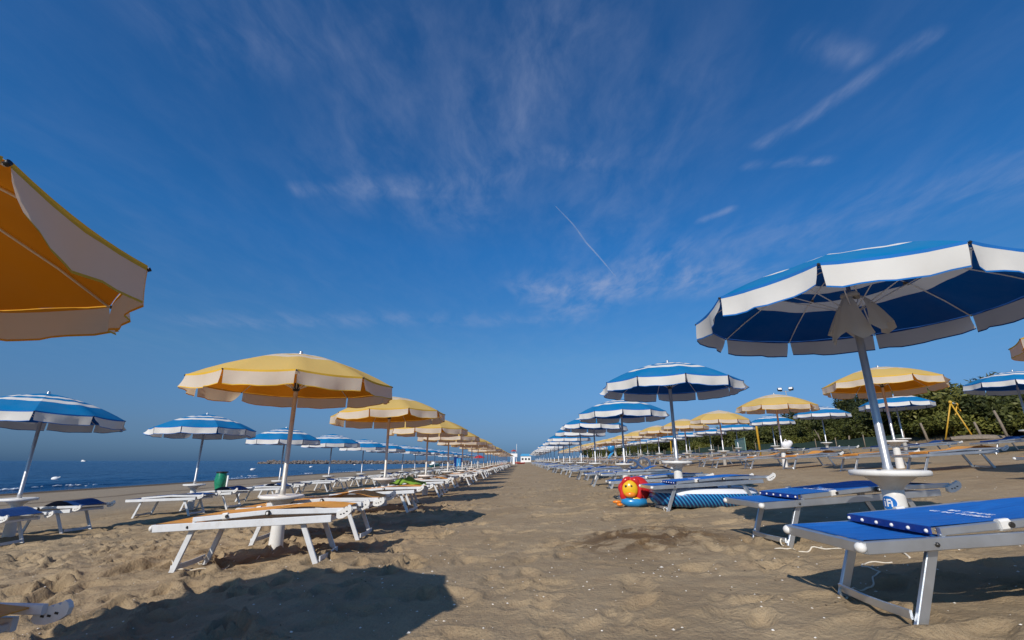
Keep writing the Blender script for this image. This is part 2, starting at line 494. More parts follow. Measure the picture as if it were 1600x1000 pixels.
def leaf_mat(name, c1, c2, c3):
    m, n, l, out = new_mat(name)
    oi = nd(n, "ShaderNodeObjectInfo")
    geo = nd(n, "ShaderNodeNewGeometry")
    ramp = nd(n, "ShaderNodeValToRGB")
    ramp.color_ramp.elements[0].color = rgba(c1); ramp.color_ramp.elements[1].color = rgba(c3)
    e = ramp.color_ramp.elements.new(0.55); e.color = rgba(c2)
    nz = nd(n, "ShaderNodeTexNoise", i_Scale=1.1, i_Detail=3.0)
    tc = nd(n, "ShaderNodeTexCoord"); l.new(tc.outputs["Object"], nz.inputs["Vector"])
    a = nd(n, "ShaderNodeMath", operation="MULTIPLY_ADD", i_1=0.35); l.new(geo.outputs["Random Per Island"], a.inputs[0])
    b2 = nd(n, "ShaderNodeMath", operation="MULTIPLY_ADD", i_1=0.55, i_2=-0.36); l.new(oi.outputs["Random"], b2.inputs[0])
    l.new(b2.outputs[0], a.inputs[2])
    c = nd(n, "ShaderNodeMath", operation="ADD"); l.new(a.outputs[0], c.inputs[0])
    nm = nd(n, "ShaderNodeMath", operation="MULTIPLY", i_1=0.75); l.new(nz.outputs["Fac"], nm.inputs[0]); l.new(nm.outputs[0], c.inputs[1])
    l.new(c.outputs[0], ramp.inputs[0])
    df = nd(n, "ShaderNodeBsdfPrincipled", i_Roughness=0.55); l.new(ramp.outputs[0], df.inputs["Base Color"])
    df.inputs["Specular IOR Level"].default_value = 0.25
    tr = nd(n, "ShaderNodeBsdfTranslucent"); l.new(ramp.outputs[0], tr.inputs[0])
    ms = nd(n, "ShaderNodeMixShader", i_0=0.2); l.new(df.outputs[0], ms.inputs[1]); l.new(tr.outputs[0], ms.inputs[2])
    l.new(ms.outputs[0], out.inputs[0])
    return m


M["leaf_a"] = leaf_mat("olive_leaves", (.03, .04, .012), (.085, .095, .024), (.20, .19, .045))
M["leaf_b"] = leaf_mat("dark_pine_needles", (.016, .026, .011), (.045, .058, .019), (.10, .11, .032))
M["leaf_c"] = leaf_mat("yellow_green_leaves", (.04, .05, .014), (.11, .12, .026), (.21, .20, .045))


def sand_material():
    m, n, l, out = new_mat("beach_sand")
    geo = nd(n, "ShaderNodeNewGeometry")
    P = geo.outputs["Position"]
    sp = nd(n, "ShaderNodeSeparateXYZ"); l.new(P, sp.inputs[0])
    b = nd(n, "ShaderNodeBsdfPrincipled", i_Roughness=0.92)
    b.inputs["Specular IOR Level"].default_value = 0.2

    def noise(scale, detail=6, rough=.6, dist=0.0):
        x = nd(n, "ShaderNodeTexNoise", i_Scale=scale, i_Detail=float(detail), i_Roughness=rough, i_Distortion=dist); l.new(P, x.inputs["Vector"]); return x.outputs["Fac"]

    def rng_(v, a, b_, c=0.0, d=1.0, smooth=True):
        x = nd(n, "ShaderNodeMapRange", interpolation_type="SMOOTHSTEP" if smooth else "LINEAR")
        x.inputs["From Min"].default_value = a; x.inputs["From Max"].default_value = b_; x.inputs["To Min"].default_value = c; x.inputs["To Max"].default_value = d
        l.new(v, x.inputs["Value"]); return x.outputs[0]

    def mul(a, b_):
        x = nd(n, "ShaderNodeMath", operation="MULTIPLY"); l.new(a, x.inputs[0])
        if isinstance(b_, (int, float)): x.inputs[1].default_value = b_
        else: l.new(b_, x.inputs[1])
        return x.outputs[0]

    def mix(f, a, c):
        x = nd(n, "ShaderNodeMix", data_type="RGBA"); l.new(f, x.inputs[0])
        for i, v in ((6, a), (7, c)):
            if isinstance(v, tuple): x.inputs[i].default_value = rgba(v)
            else: l.new(v, x.inputs[i])
        return x.outputs[2]

    n1 = noise(.9, 8, .62); n2 = noise(6.0, 8, .65); n3 = noise(260.0, 2, .5); n4 = noise(38.0, 5, .6)
    c = mix(rng_(n1, .33, .68), (.290, .212, .124), (.372, .280, .172))
    c = mix(mul(rng_(n2, .42, .70), .45), c, (.245, .172, .105))
    c = mix(mul(rng_(n3, .48, .75), .35), c, (.17, .115, .07))
    c = mix(mul(rng_(n3, .30, .42, 1, 0), .3), c, (.50, .42, .32))
    # greyer, packed sand of the flat between the last row and the water
    flat = mul(rng_(sp.outputs[0], -13.5, -11.5, 1, 0), 0.75)
    c = mix(flat, c, (.275, .225, .165))
    # brown weed and wet sand near the water
    wob = nd(n, "ShaderNodeMath", operation="MULTIPLY_ADD", i_1=1.6); l.new(noise(.25, 4), wob.inputs[0]); l.new(sp.outputs[0], wob.inputs[2])
    c = mix(mul(mul(rng_(wob.outputs[0], -19.6, -19.1), rng_(wob.outputs[0], -18.9, -18.4, 1, 0)), .7), c, (.11, .075, .045))
    c = mix(mul(rng_(wob.outputs[0], -26.5, -28.6), rng_(n2, .3, .6, .75, 1)), c, (.085, .056, .030))
    # scraped up darker damp sand by the beds right of the aisle
    px = nd(n, "ShaderNodeVectorMath", operation="SUBTRACT"); l.new(P, px.inputs[0]); px.inputs[1].default_value = (1.3, 5.35, 0)
    ps = nd(n, "ShaderNodeVectorMath", operation="MULTIPLY"); l.new(px.outputs[0], ps.inputs[0]); ps.inputs[1].default_value = (.95, .95, 0)
    ln = nd(n, "ShaderNodeVectorMath", operation="LENGTH"); l.new(ps.outputs[0], ln.inputs[0])
    patch = mul(rng_(ln.outputs["Value"], .3, 1.15, 1, 0), rng_(noise(2.6, 9, .7, .6), .42, .55))
    c = mix(mul(patch, .9), c, (.115, .066, .030))
    # darker brown ground towards the shrubs
    c = mix(mul(rng_(sp.outputs[0], 19.5, 22.5), .8), c, (.13, .095, .06))
    l.new(c, b.inputs["Base Color"])
    wet = rng_(wob.outputs[0], -29.0, -30.5)
    rg = nd(n, "ShaderNodeMapRange"); rg.inputs["To Min"].default_value = .92; rg.inputs["To Max"].default_value = .3; l.new(wet, rg.inputs["Value"]); l.new(rg.outputs[0], b.inputs["Roughness"])
    h1 = mul(n3, .0035); h2 = mul(n4, .022); h3 = mul(noise(7.5, 5, .5, .2), .035)
    s1 = nd(n, "ShaderNodeMath", operation="ADD"); l.new(h1, s1.inputs[0]); l.new(h2, s1.inputs[1])
    s2 = nd(n, "ShaderNodeMath", operation="ADD"); l.new(s1.outputs[0], s2.inputs[0]); l.new(h3, s2.inputs[1])
    bp = nd(n, "ShaderNodeBump", i_Strength=0.75, i_Distance=1.0); l.new(s2.outputs[0], bp.inputs["Height"]); l.new(bp.outputs[0], b.inputs["Normal"])
    l.new(b.outputs[0], out.inputs[0])
    return m


def sea_material():
    m, n, l, out = new_mat("sea_water")
    geo = nd(n, "ShaderNodeNewGeometry")
    b = nd(n, "ShaderNodeBsdfPrincipled", i_Roughness=0.22, i_IOR=1.33)
    b.inputs["Specular IOR Level"].default_value = 0.22
    sp = nd(n, "ShaderNodeSeparateXYZ"); l.new(geo.outputs["Position"], sp.inputs[0])
    mp = nd(n, "ShaderNodeMapping"); mp.inputs["Rotation"].default_value = (0, 0, R(14)); mp.inputs["Scale"].default_value = (1.0, .28, 1); l.new(geo.outputs["Position"], mp.inputs["Vector"])
    a = nd(n, "ShaderNodeTexNoise", i_Scale=.55, i_Detail=7.0, i_Roughness=.6); l.new(mp.outputs[0], a.inputs["Vector"])
    c = nd(n, "ShaderNodeTexNoise", i_Scale=.05, i_Detail=4.0, i_Roughness=.55); l.new(mp.outputs[0], c.inputs["Vector"])
    mix = nd(n, "ShaderNodeMix", data_type="RGBA"); mr = nd(n, "ShaderNodeMapRange"); mr.inputs["From Min"].default_value = .35; mr.inputs["From Max"].default_value = .65
    l.new(c.outputs["Fac"], mr.inputs["Value"]); l.new(mr.outputs[0], mix.inputs[0]); mix.inputs[6].default_value = (.004, .040, .115, 1); mix.inputs[7].default_value = (.008, .060, .155, 1)
    l.new(mix.outputs[2], b.inputs["Base Color"])
    bp = nd(n, "ShaderNodeBump", i_Strength=1.0, i_Distance=1.1); l.new(a.outputs["Fac"], bp.inputs["Height"]); l.new(bp.outputs[0], b.inputs["Normal"])
    l.new(b.outputs[0], out.inputs[0])
    return m


# ------------------------------------------------------------------ the ground: one sheet, shaped by feet near the camera
def vnoise(x, y, seed):
    xi = np.floor(x).astype(np.int64); yi = np.floor(y).astype(np.int64)
    xf = x - xi; yf = y - yi
    u = xf*xf*xf*(xf*(xf*6-15)+10); v = yf*yf*yf*(yf*(yf*6-15)+10)

    def h(a, b):
        k = (a*374761393 + b*668265263 + seed*974711) & 0x7fffffff
        k = ((k ^ (k >> 13))*1274126177) & 0x7fffffff
        return ((k ^ (k >> 16)) & 0xffff)/65535.0
    return (h(xi, yi)*(1-u)*(1-v)+h(xi+1, yi)*u*(1-v)+h(xi, yi+1)*(1-u)*v+h(xi+1, yi+1)*u*v)*2-1


def fbm(x, y, f, o, seed):
    s = 0; a = 1
    for i in range(o):
        s = s+a*vnoise(x*f, y*f, seed+i); f *= 2.03; a *= .5
    return s


BX = np.array([-6000, -300, -60, -36, -32, -26, -16, -9.1, -3.13, 0, 1.7, 2.94, 6, 9.25, 15.9, 20, 24, 40, 300, 3000], float)
BZ = np.array([-60, -12, -2.2, -1.15, -.92, -.78, -.52, -.37, -.05, .10, .27, .31, .50, .80, 1.25, 1.75, 2.25, 2.9, 4, 6], float)
_gx = np.linspace(-80, 80, 3201)
_gz = np.interp(_gx, BX, BZ)
_k = np.exp(-.5*(np.arange(-60, 61)/22.0)**2); _k /= _k.sum()
_gz = np.convolve(np.pad(_gz, 60, mode="edge"), _k, mode="valid")


def base_h(x):
    x = np.asarray(x, float)
    return np.where(np.abs(x) < 79, np.interp(x, _gx, _gz), np.interp(x, BX, BZ))


def soft_h(x, y):
    x = np.asarray(x, float); y = np.asarray(y, float)
    w = np.clip((x+30)/8, 0, 1)
    return base_h(x) + w*(.035*fbm(x, y, .35, 2, 3)) + .25*np.clip((x-19)/3, 0, 1)*fbm(x, y, .3, 2, 9)


def H(x, y): return float(soft_h(np.array([x]), np.array([y]))[0])


def axis(lo, a, b, hi, d, g):
    m = list(np.arange(a, b+1e-6, d))
    s, x = d, b
    while x < hi:
        s *= g; x += s; m.append(min(x, hi))
    s, x = d, a; left = []
    while x > lo:
        s *= g; x -= s; left.append(max(x, lo))
    return np.array(left[::-1]+m)


def build_ground():
    xs = axis(-700, -6.2, 4.6, 2500, .027, 1.035)
    ys = axis(-14, 1.7, 9.6, 3000, .027, 1.03)
    X, Y = np.meshgrid(xs, ys)
    Z = soft_h(X, Y)
    near = np.exp(-np.clip(np.hypot(X, Y-3)-9, 0, None)/9)
    lump = np.clip((X+29)/4, 0, 1)*np.clip((24-X)/4, 0, 1)
    left = np.clip((-X-1.2)/1.5, 0, 1)*np.clip((X+13)/2, 0, 1)
    under = np.exp(-((X-2.9)/1.7)**2)
    rough = .35+.65*np.clip(left+.45*under, 0, 1)
    # wind and rake lumps
    Z += lump*rough*.028*fbm(X, Y, 1.7, 3, 21)*np.clip(near+.35, 0, 1)
    Z += near*rough*.013*fbm(X, Y, 6.5, 2, 31)
    Z += near*(.2+.8*rough)*.0035*fbm(X, Y, 14, 1, 41)
    # ridged crests of trodden dry sand
    rid = 1-np.abs(fbm(X+.15*fbm(X, Y, 2, 1, 55), Y*1.35, 2.6, 2, 51))
    Z += near*np.clip(left, 0, 1)*.037*(rid-.7)
    cl = np.exp(-(((X-1.3)/.8)**2+((Y-5.35)/.55)**2))
    Z += cl*.022*np.clip(fbm(X, Y, 7.5, 3, 61)+.1, 0, 1)
    # footprints
    r = np.random.default_rng(5)
    spots = []
    for _ in range(620): spots.append((r.uniform(-8.5, -1.0), r.uniform(1.6, 12), r.uniform(.022, .058), r.uniform(.7, 1.15)))
    for _ in range(210): spots.append((r.uniform(-1.6, 2.0), r.uniform(1.8, 11), r.uniform(.008, .026), r.uniform(.8, 1.25)))
    for _ in range(150): spots.append((r.uniform(1.3, 5.5), r.uniform(1.8, 12), r.uniform(.012, .035), r.uniform(.7, 1.2)))
    for _ in range(320): spots.append((r.uniform(-12, 7), r.uniform(10, 24), r.uniform(.02, .045), r.uniform(1.0, 1.6)))
    for fx, fy, dp, sc in spots:
        i0, i1 = np.searchsorted(ys, (fy-.55*sc, fy+.55*sc)); j0, j1 = np.searchsorted(xs, (fx-.55*sc, fx+.55*sc))
        if i1-i0 < 3 or j1-j0 < 3: continue
        gx = X[i0:i1, j0:j1]-fx; gy = Y[i0:i1, j0:j1]-fy
        a = r.uniform(0, math.pi)
        u = (gx*math.cos(a)+gy*math.sin(a))/(.15*sc); v = (-gx*math.sin(a)+gy*math.cos(a))/(.075*sc)
        v = v*(1+.25*np.tanh(u))
        q = np.sqrt(u*u+v*v)
        hole = -dp/(1+np.exp(np.clip((q-1)*11, -30, 30)))
        rim = dp*.55*np.exp(-((q-1.35)/.30)**2)*(1+.5*np.tanh(u*1.2))
        Z[i0:i1, j0:j1] += hole+rim
    # heaped sand and scuffs around the bed by the aisle
    for fx, fy, dz, w in [(1.15, 5.6, .03, .35), (1.5, 5.0, .035, .4), (.95, 6.0, -.02, .3), (-3.3, 4.9, .03, .5), (-2.2, 5.4, .06, .6), (-4.1, 5.4, .05, .5), (-1.7, 3.4, .03, .5), (3.6, 2.55, .05, .5), (2.9, 2.2, .04, .35), (-3.13, 6.45, .05, .22), (-3.13, 11.12, .05, .24), (2.94, 4.02, .04, .22), (2.94, 9.19, .05, .24), (-9.1, 8.92, .05, .24), (-9.1, 13.6, .05, .24)]:
        Z += dz*np.exp(-((X-fx)**2+(Y-fy)**2)/w**2)
    ni, nj = X.shape
    V = np.stack([X, Y, Z], -1).reshape(-1, 3)
    idx = np.arange(ni*nj).reshape(ni, nj)
    F = np.stack([idx[:-1, :-1], idx[:-1, 1:], idx[1:, 1:], idx[1:, :-1]], -1).reshape(-1, 4)
    o = put("ground", np_mesh("ground", V, F, sand_material()))
    o["kind"] = "structure"; o["label"] = "trodden brown beach sand with footprints and shell bits"
    return xs, ys, Z


GXS, GYS, GZ = build_ground()


def G(x, y):
    """height of the built sand"""
    j = int(np.clip(np.searchsorted(GXS, x)-1, 0, len(GXS)-2)); i = int(np.clip(np.searchsorted(GYS, y)-1, 0, len(GYS)-2))
    a = (x-GXS[j])/(GXS[j+1]-GXS[j]); b = (y-GYS[i])/(GYS[i+1]-GYS[i])
    return float(GZ[i, j]*(1-a)*(1-b)+GZ[i, j+1]*a*(1-b)+GZ[i+1, j]*(1-a)*b+GZ[i+1, j+1]*a*b)


SEA_Z = -.92


def breaker(y):
    return sum(a*np.exp(-((y-c)/w)**2) for c, w, a in ((35.5, 5.5, 1.0), (61, 2.4, .75), (76, 4, .45), (108, 5, .6), (150, 9, .5), (230, 14, .6)))


def build_sea():
    xs = np.concatenate([-(np.geomspace(45, 9000, 160)[::-1]), np.arange(-44.7, -29.9, .22)])
    ys = axis(-60, 8, 40, 9000, .35, 1.035)
    X, Y = np.meshgrid(xs, ys)
    D = np.hypot(X, Y)
    amp = np.clip(1.2-D/260, 0.15, 1)*np.clip((-X-31)/6, .1, 1)
    Z = SEA_Z + amp*(.05*np.sin((X*.96+Y*.18)*1.15+1.5*vnoise(X*.08, Y*.08, 3))+.04*np.sin((X*.9-Y*.22)*2.3+2*vnoise(X*.15, Y*.1, 4))+.07*vnoise(X*.9, Y*.25, 5)+.035*vnoise(X*2.2, Y*.8, 6))
    # the small breaker near the edge
    bx = -34.0+.8*vnoise(Y*.05, Y*0, 11)
    bh = breaker(Y)
    Z += .24*bh*np.exp(-((X-bx)/.55)**2)
    ni, nj = X.shape
    V = np.stack([X, Y, Z], -1).reshape(-1, 3); idx = np.arange(ni*nj).reshape(ni, nj)
    F = np.stack([idx[:-1, :-1], idx[:-1, 1:], idx[1:, 1:], idx[1:, :-1]], -1).reshape(-1, 4)
    o = put("sea", np_mesh("sea", V, F, sea_material())); o["kind"] = "structure"; o["label"] = "dark blue sea with small ripples reaching the horizon"
    # foam: lumps of broken water along the breaker and the wash line
    V, F = [], []
    r = np.random.default_rng(3)

    def lump(x, y, z, s):
        k = len(V)
        for t in range(5):
            a = 2*math.pi*t/5+r.uniform(0, 1); V.append((x+s*math.cos(a)*r.uniform(.7, 1.2), y+s*3.6*math.sin(a)*r.uniform(.7, 1.2), z-.02))
        V.append((x, y, z+s*r.uniform(.25, .55)))
        for t in range(5): F.append((k+t, k+(t+1) % 5, k+5))
    y = 14.0
    while y < 420:
        yy = np.array([y])
        bx_ = float(-34.0+.8*vnoise(yy*.05, yy*0, 11)[0]); bh_ = float(breaker(yy)[0])
        if bh_ > .3:
            for _ in range(int(11*bh_*(.45+.55*float(vnoise(yy*.8, yy*0, 19)[0])))): lump(bx_+r.normal(.28, .20), y+r.uniform(-.4, .4), SEA_Z+.02+.20*bh_*r.uniform(.2, 1), r.uniform(.04, .10))
        if vnoise(yy*.09, yy*0+7, 14)[0] > .42:
            for _ in range(3): lump(-32.3+.9*float(vnoise(yy*.06, yy*0+3, 15)[0])+r.normal(0, .2), y+r.uniform(-.3, .3), SEA_Z+.02, r.uniform(.03, .08))
        y += .32 if y < 120 else .9
    f = put("foam", np_mesh("foam", np.array(V), np.array(F), M["foam"], smooth=False)); f["kind"] = "stuff"; f["label"] = "white foam of a small wave breaking at the water's edge"


build_sea()


# ------------------------------------------------------------------ umbrellas
NR, CR, RISE = 10, 1.30, .44
RIM_H, TABLE_H = 2.09, .655


def dome(t): return RISE*(1-.34*t-.66*t*t)          # height over the rim at radius fraction t


def canopy_mesh(kind, variant, detail):
    r = random.Random(variant*17+3)
    base, wht = ("blue", "white_b") if kind == "blue" else ("yellow", "white_y")
    if kind == "blue": bounds = [(0, .34, 0), (.34, .44, 1), (.44, .55, 0), (.55, .665, 1), (.665, 1.0, 0)]
    else: bounds = [(0, .36, 1), (.36, .42, 0), (.42, .545, 1), (.545, 1.0, 0)]
    ts, ms = [0.02], []
    for a, b, m in bounds:
        n = 3 if (b-a > .2 and detail) else 1
        for k in range(n):
            ts.append(a+(b-a)*(k+1)/n); ms.append(m)
    na = 6 if detail else 2
    mb = MB()
    sag = [.014]*NR
    P = []
    for t in ts:
        row = []
        for k in range(NR):
            a0, a1 = 2*math.pi*k/NR, 2*math.pi*(k+1)/NR
            p0 = Vector((math.cos(a0), math.sin(a0), 0)); p1 = Vector((math.cos(a1), math.sin(a1), 0))
            for j in range(na):
                u = j/na
                q = (p0*(1-u)+p1*u)*CR*t
                bow = 4*u*(1-u)
                q *= 1-.012*bow*t
                q.z = dome(t)-sag[k]*bow*t*t+(.006*math.sin(t*9+k*2+u*7)*bow if detail else 0)
                row.append(q)
        row.append(row[0].copy()); P.append(row)
    mb.grid(P, lambda i, j: ms[i], smooth=True, flip=True)
    # close the crown
    k = len(mb.v); mb.v.append(Vector((0, 0, dome(0)+.004)))
    n = NR*na
    for j in range(n): mb.face((j, j+1, k), ms[0], True)
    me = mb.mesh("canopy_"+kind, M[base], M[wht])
    return me, sag


def valance_mesh(kind, variant, nu=8):
    """one hanging panel between ribs 0 and 1"""
    r = random.Random(variant*31+7)
    a1 = 2*math.pi/NR
    p0 = Vector((CR, 0, 0)); p1 = Vector((CR*math.cos(a1), CR*math.sin(a1), 0))
    out = (p0+p1).normalized()
    sag = .014; lift = r.uniform(-.03, .07); curlA, curlB = r.choice((0, 0, .02, .03, .10))*1.0, r.choice((0, 0, .02, -.03, .08))*1.0; ph = r.uniform(0, 6)
    P = []
    vs = [0, .13, .38, .66, .94, 1.0]
    for v in vs:
        row = []
        for j in range(nu+1):
            u = j/nu
            bow = 4*u*(1-u)
            uu = .012+.976*u
            inset = .011*v*(1-2*u)                     # the gap opens downwards at the ribs
            q = p0*(1-uu-inset)+p1*(uu+inset)
            q = q*(1-.012*bow)
            q.z = -sag*bow-.175*v*(1-.025*math.sin(2*math.pi*u*2+ph))-.004*bow*v
            flut = (.022*math.sin(2*math.pi*u*1.5+ph)+.014*math.sin(2*math.pi*u*3.3+ph*2))*v + lift*v*v*.6 + (curlA*(1-u)**4+curlB*u**4)*v*v
            q += out*(.004+flut); q.z += .006*(1-v)
            q.z += abs(curlA)*(1-u)**4*v*.5+abs(curlB)*u**4*v*.5
            row.append(q)
        P.append(row)
    mb = MB(); mb.grid(P, lambda i, j: 1 if i in (0, len(vs)-2) else 0, smooth=True, flip=True)
    base = "white_b" if kind == "blue" else "white_y"
    return mb.mesh("valance_"+kind, M[base], M["hem_b" if kind == "blue" else "hem_y"])


def rib_mesh():
    mb = MB()
    pts = [(CR*t, 0, dome(t)-.014) for t in (.03, .2, .4, .6, .8, 1.0)]
    mb.tube(pts, .006, 6, 0)
    mb.tube([(CR*1.0, 0, -.012), (CR*1.010, 0, -.005)], .009, 8, 1)
    mb.box((CR*.5, 0, dome(.5)-.028), (.05, .018, .026), 2)
    return mb.mesh("rib", M["white"], M["black"], M["wood"])


def strut_mesh():
    mb = MB(); mb.tube([(.04, 0, -.05), (CR*.5, 0, dome(.5)-.034)], .005, 6, 0)
    return mb.mesh("strut", M["white"])


def build_templates():
    T = {}
    for kind in ("blue", "yellow"):
        T["can", kind] = [canopy_mesh(kind, v, True)[0] for v in range(4)]
        T["canfar", kind] = [canopy_mesh(kind, v, False)[0] for v in range(2)]
        T["val", kind] = [valance_mesh(kind, v) for v in range(7)]
        T["valmid", kind] = [valance_mesh(kind, v, 4) for v in range(4)]
    T["rib"], T["strut"] = rib_mesh(), strut_mesh()
    mb = MB(); mb.lathe([(.0, .035), (.012, .035), (.028, .02), (.028, -.005), (.016, -.02), (.0, -.02)], 12); mb.lathe([(.02, .02), (.026, .032), (.022, .048), (.0, .055)], 12)
    T["finial"] = mb.mesh("finial", M["alu"])
    mb = MB(); mb.lathe([(.03, -.08), (.045, -.075), (.045, -.03), (.034, -.02), (.034, .03), (.02, .035)], 14)
    T["hub"] = mb.mesh("hub", M["black"])
    for nm, mt in (("pole", M["pole"]), ("poledull", M["pole_dull"])):
        mb = MB(); H0 = TABLE_H-.05; H1 = RIM_H
        mb.lathe([(.036, H0), (.036, H0+.13), (.031, H0+.14), (.029, H1-.09), (.026, H1-.085), (.018, H1-.08), (.016, H1+RISE-.01)], 16)
        T[nm] = mb.mesh("pole", mt)
    mb = MB(); mb.lathe([(.094, -.25), (.090, 0), (.074, .46), (.074, .52), (.066, .525)], 20)
    T["pedestal"] = mb.mesh("pedestal", M["plastic"])
    mb = MB(); mb.lathe([(.070, .50), (.078, .525), (.092, .545), (.118, .565), (.15, .59), (.172, .607), (.256, .615), (.268, .623), (.271, .645), (.263, .657), (.247, .660), (.237, .654), (.05, .654), (.045, .662), (.0, .662)], 32)
    T["table"] = mb.mesh("table_top", M["plastic"])
    mb = MB(); mb.lathe([(.092, -.2), (.074, .53), (.11, .56), (.17, .61), (.268, .618), (.268, .655), (.0, .657)], 12)
    T["tablefar"] = mb.mesh("table_far", M["plastic"])
    return T


T = build_templates()
ORD = ["first", "second", "third", "fourth", "fifth", "sixth", "seventh", "eighth", "ninth", "tenth", "eleventh", "twelfth"]
ur = random.Random(11)


def umbrella(kind, x, y, label, group, rim=RIM_H, rot=None, tilt=(0, 0), dz=0.0, dull=False, own=None, zb=None):
    z = G(x, y) if y < 60 else H(x, y)
    if zb is not None: z, dz = zb, 0
    u = empty("beach_umbrella", (x, y, z+dz), 0, label, "beach umbrella", group)
    rz = ur.uniform(0, 2*math.pi) if rot is None else rot
    d = math.hypot(x, y)
    near, mid = d < 24, d < 62
    tl = (tilt[0]+R(ur.gauss(0, 1.4)), tilt[1]+R(ur.gauss(0, 1.4)), 0) if own is None else (tilt[0], tilt[1], 0)
    if near:
        put("pedestal", T["pedestal"], u); put("table_top", T["table"], u)
        put("pole", T["poledull" if dull else "pole"], u, (0, 0, rim-RIM_H) if rim != RIM_H else None)
        put("finial", T["finial"], u, (0, 0, rim+RISE-.005))
    elif mid:
        put("table_top", T["tablefar"], u); put("pole", T["poledull" if dull else "pole"], u)
    else:
        put("table_top", T["tablefar"], u); put("pole", T["pole"], u)
    c = put("canopy", T["can" if mid else "canfar", kind][ur.randrange(4 if mid else 2)], u, (0, 0, rim), (tl[0], tl[1], rz))
    lst = T["val" if near else "valmid", kind]
    if mid:
        for k in range(NR):
            put("valance_panel", lst[ur.randrange(len(lst))], c, None, (0, 0, 2*math.pi*k/NR))
    else:
        put("valance_ring", far_ring(kind), c)
    if d < 17:
        for k in range(NR):
            put("rib", T["rib"], c, None, (0, 0, 2*math.pi*k/NR)); put("strut", T["strut"], c, None, (0, 0, 2*math.pi*k/NR))
        put("hub", T["hub"], u, (0, 0, rim))
    return u, c


_ring = {}


def far_ring(kind):
    if kind in _ring: return _ring[kind]
    mb = MB()
    for k in range(NR):
        a0, a1 = 2*math.pi*(k+.06)/NR, 2*math.pi*(k+.94)/NR
        p0 = Vector((CR*math.cos(a0), CR*math.sin(a0), 0)); p1 = Vector((CR*math.cos(a1), CR*math.sin(a1), 0)); dn = Vector((0, 0, -.17))
        b = len(mb.v); mb.v += [p0, p1, p1+dn, p0+dn]; mb.face((b+3, b+2, b+1, b), 0)
    _ring[kind] = mb.mesh("valance_ring_"+kind, M["white_b" if kind == "blue" else "white_y"])
    return _ring[kind]


# ------------------------------------------------------------------ sunbeds: foot at local x = 0 (sea side), head at x = BL
BL, BW, BT = 1.90, .62, .375


def sling_sheet(pts, hw, mat, sag=.02, fold=None):
    """cloth stretched over the rails: pts = (x, z) along the bed"""
    P = []
    ny = 7
    for i, (x, z) in enumerate(pts):
        e = min(i, len(pts)-1-i)
        row = [(x, -hw+2*hw*j/ny, z-sag*(1-(2*j/ny-1)**2)*(0 if e == 0 else 1)) for j in range(ny+1)]
        P.append(row)
    mb = MB(); mb.grid(P, None, True, flip=True)
    # thickness: underside
    Q = [[(x, y, z-.006) for x, y, z in row] for row in P]
    mb.grid(Q, None, True)
    n = len(P)
    for k in (0, -1):
        b = len(mb.v); mb.v += [Vector(p) for p in P[k]]+[Vector(p) for p in Q[k]]
        m = len(P[0])
        for j in range(m-1):
            q = (b+j, b+j+1, b+m+j+1, b+m+j); mb.face(q if k == 0 else q[::-1])
    if fold:                                             # turned-down front hem
        x, z = pts[0]
        mb.box((x-.006, 0, z-.018), (.012, 2*hw, .034), 1)
    return mb.mesh("sling", M[mat], M["s_blue_fold" if "blue" in mat else mat])


def bracket_mesh():
    """toothed white plastic side plate of the adjustable head end"""
    mb = MB()
    poly = [(0, -.02), (.03, -.035), (.09, -.03), (.16, .0), (.20, .035), (.205, .075), (.19, .10), (.165, .112), (.15, .10), (.145, .082), (.128, .092), (.112, .085), (.108, .066), (.09, .075), (.074, .068), (.07, .052), (.05, .055), (.03, .04), (0, .03)]
    mb.prism(poly, .024, 0)
    for x, z in ((.06, .012), (.10, .02), (.14, .04)): mb.box((x, 0, z), (.022, .028, .012), 1)  # dark boxes stand in for the shade inside the plate's slots
    for v in mb.v: v.x *= .72; v.z *= .72
    return mb.mesh("head_bracket", M["plastic"], M["bolt_and_slot_shade"])


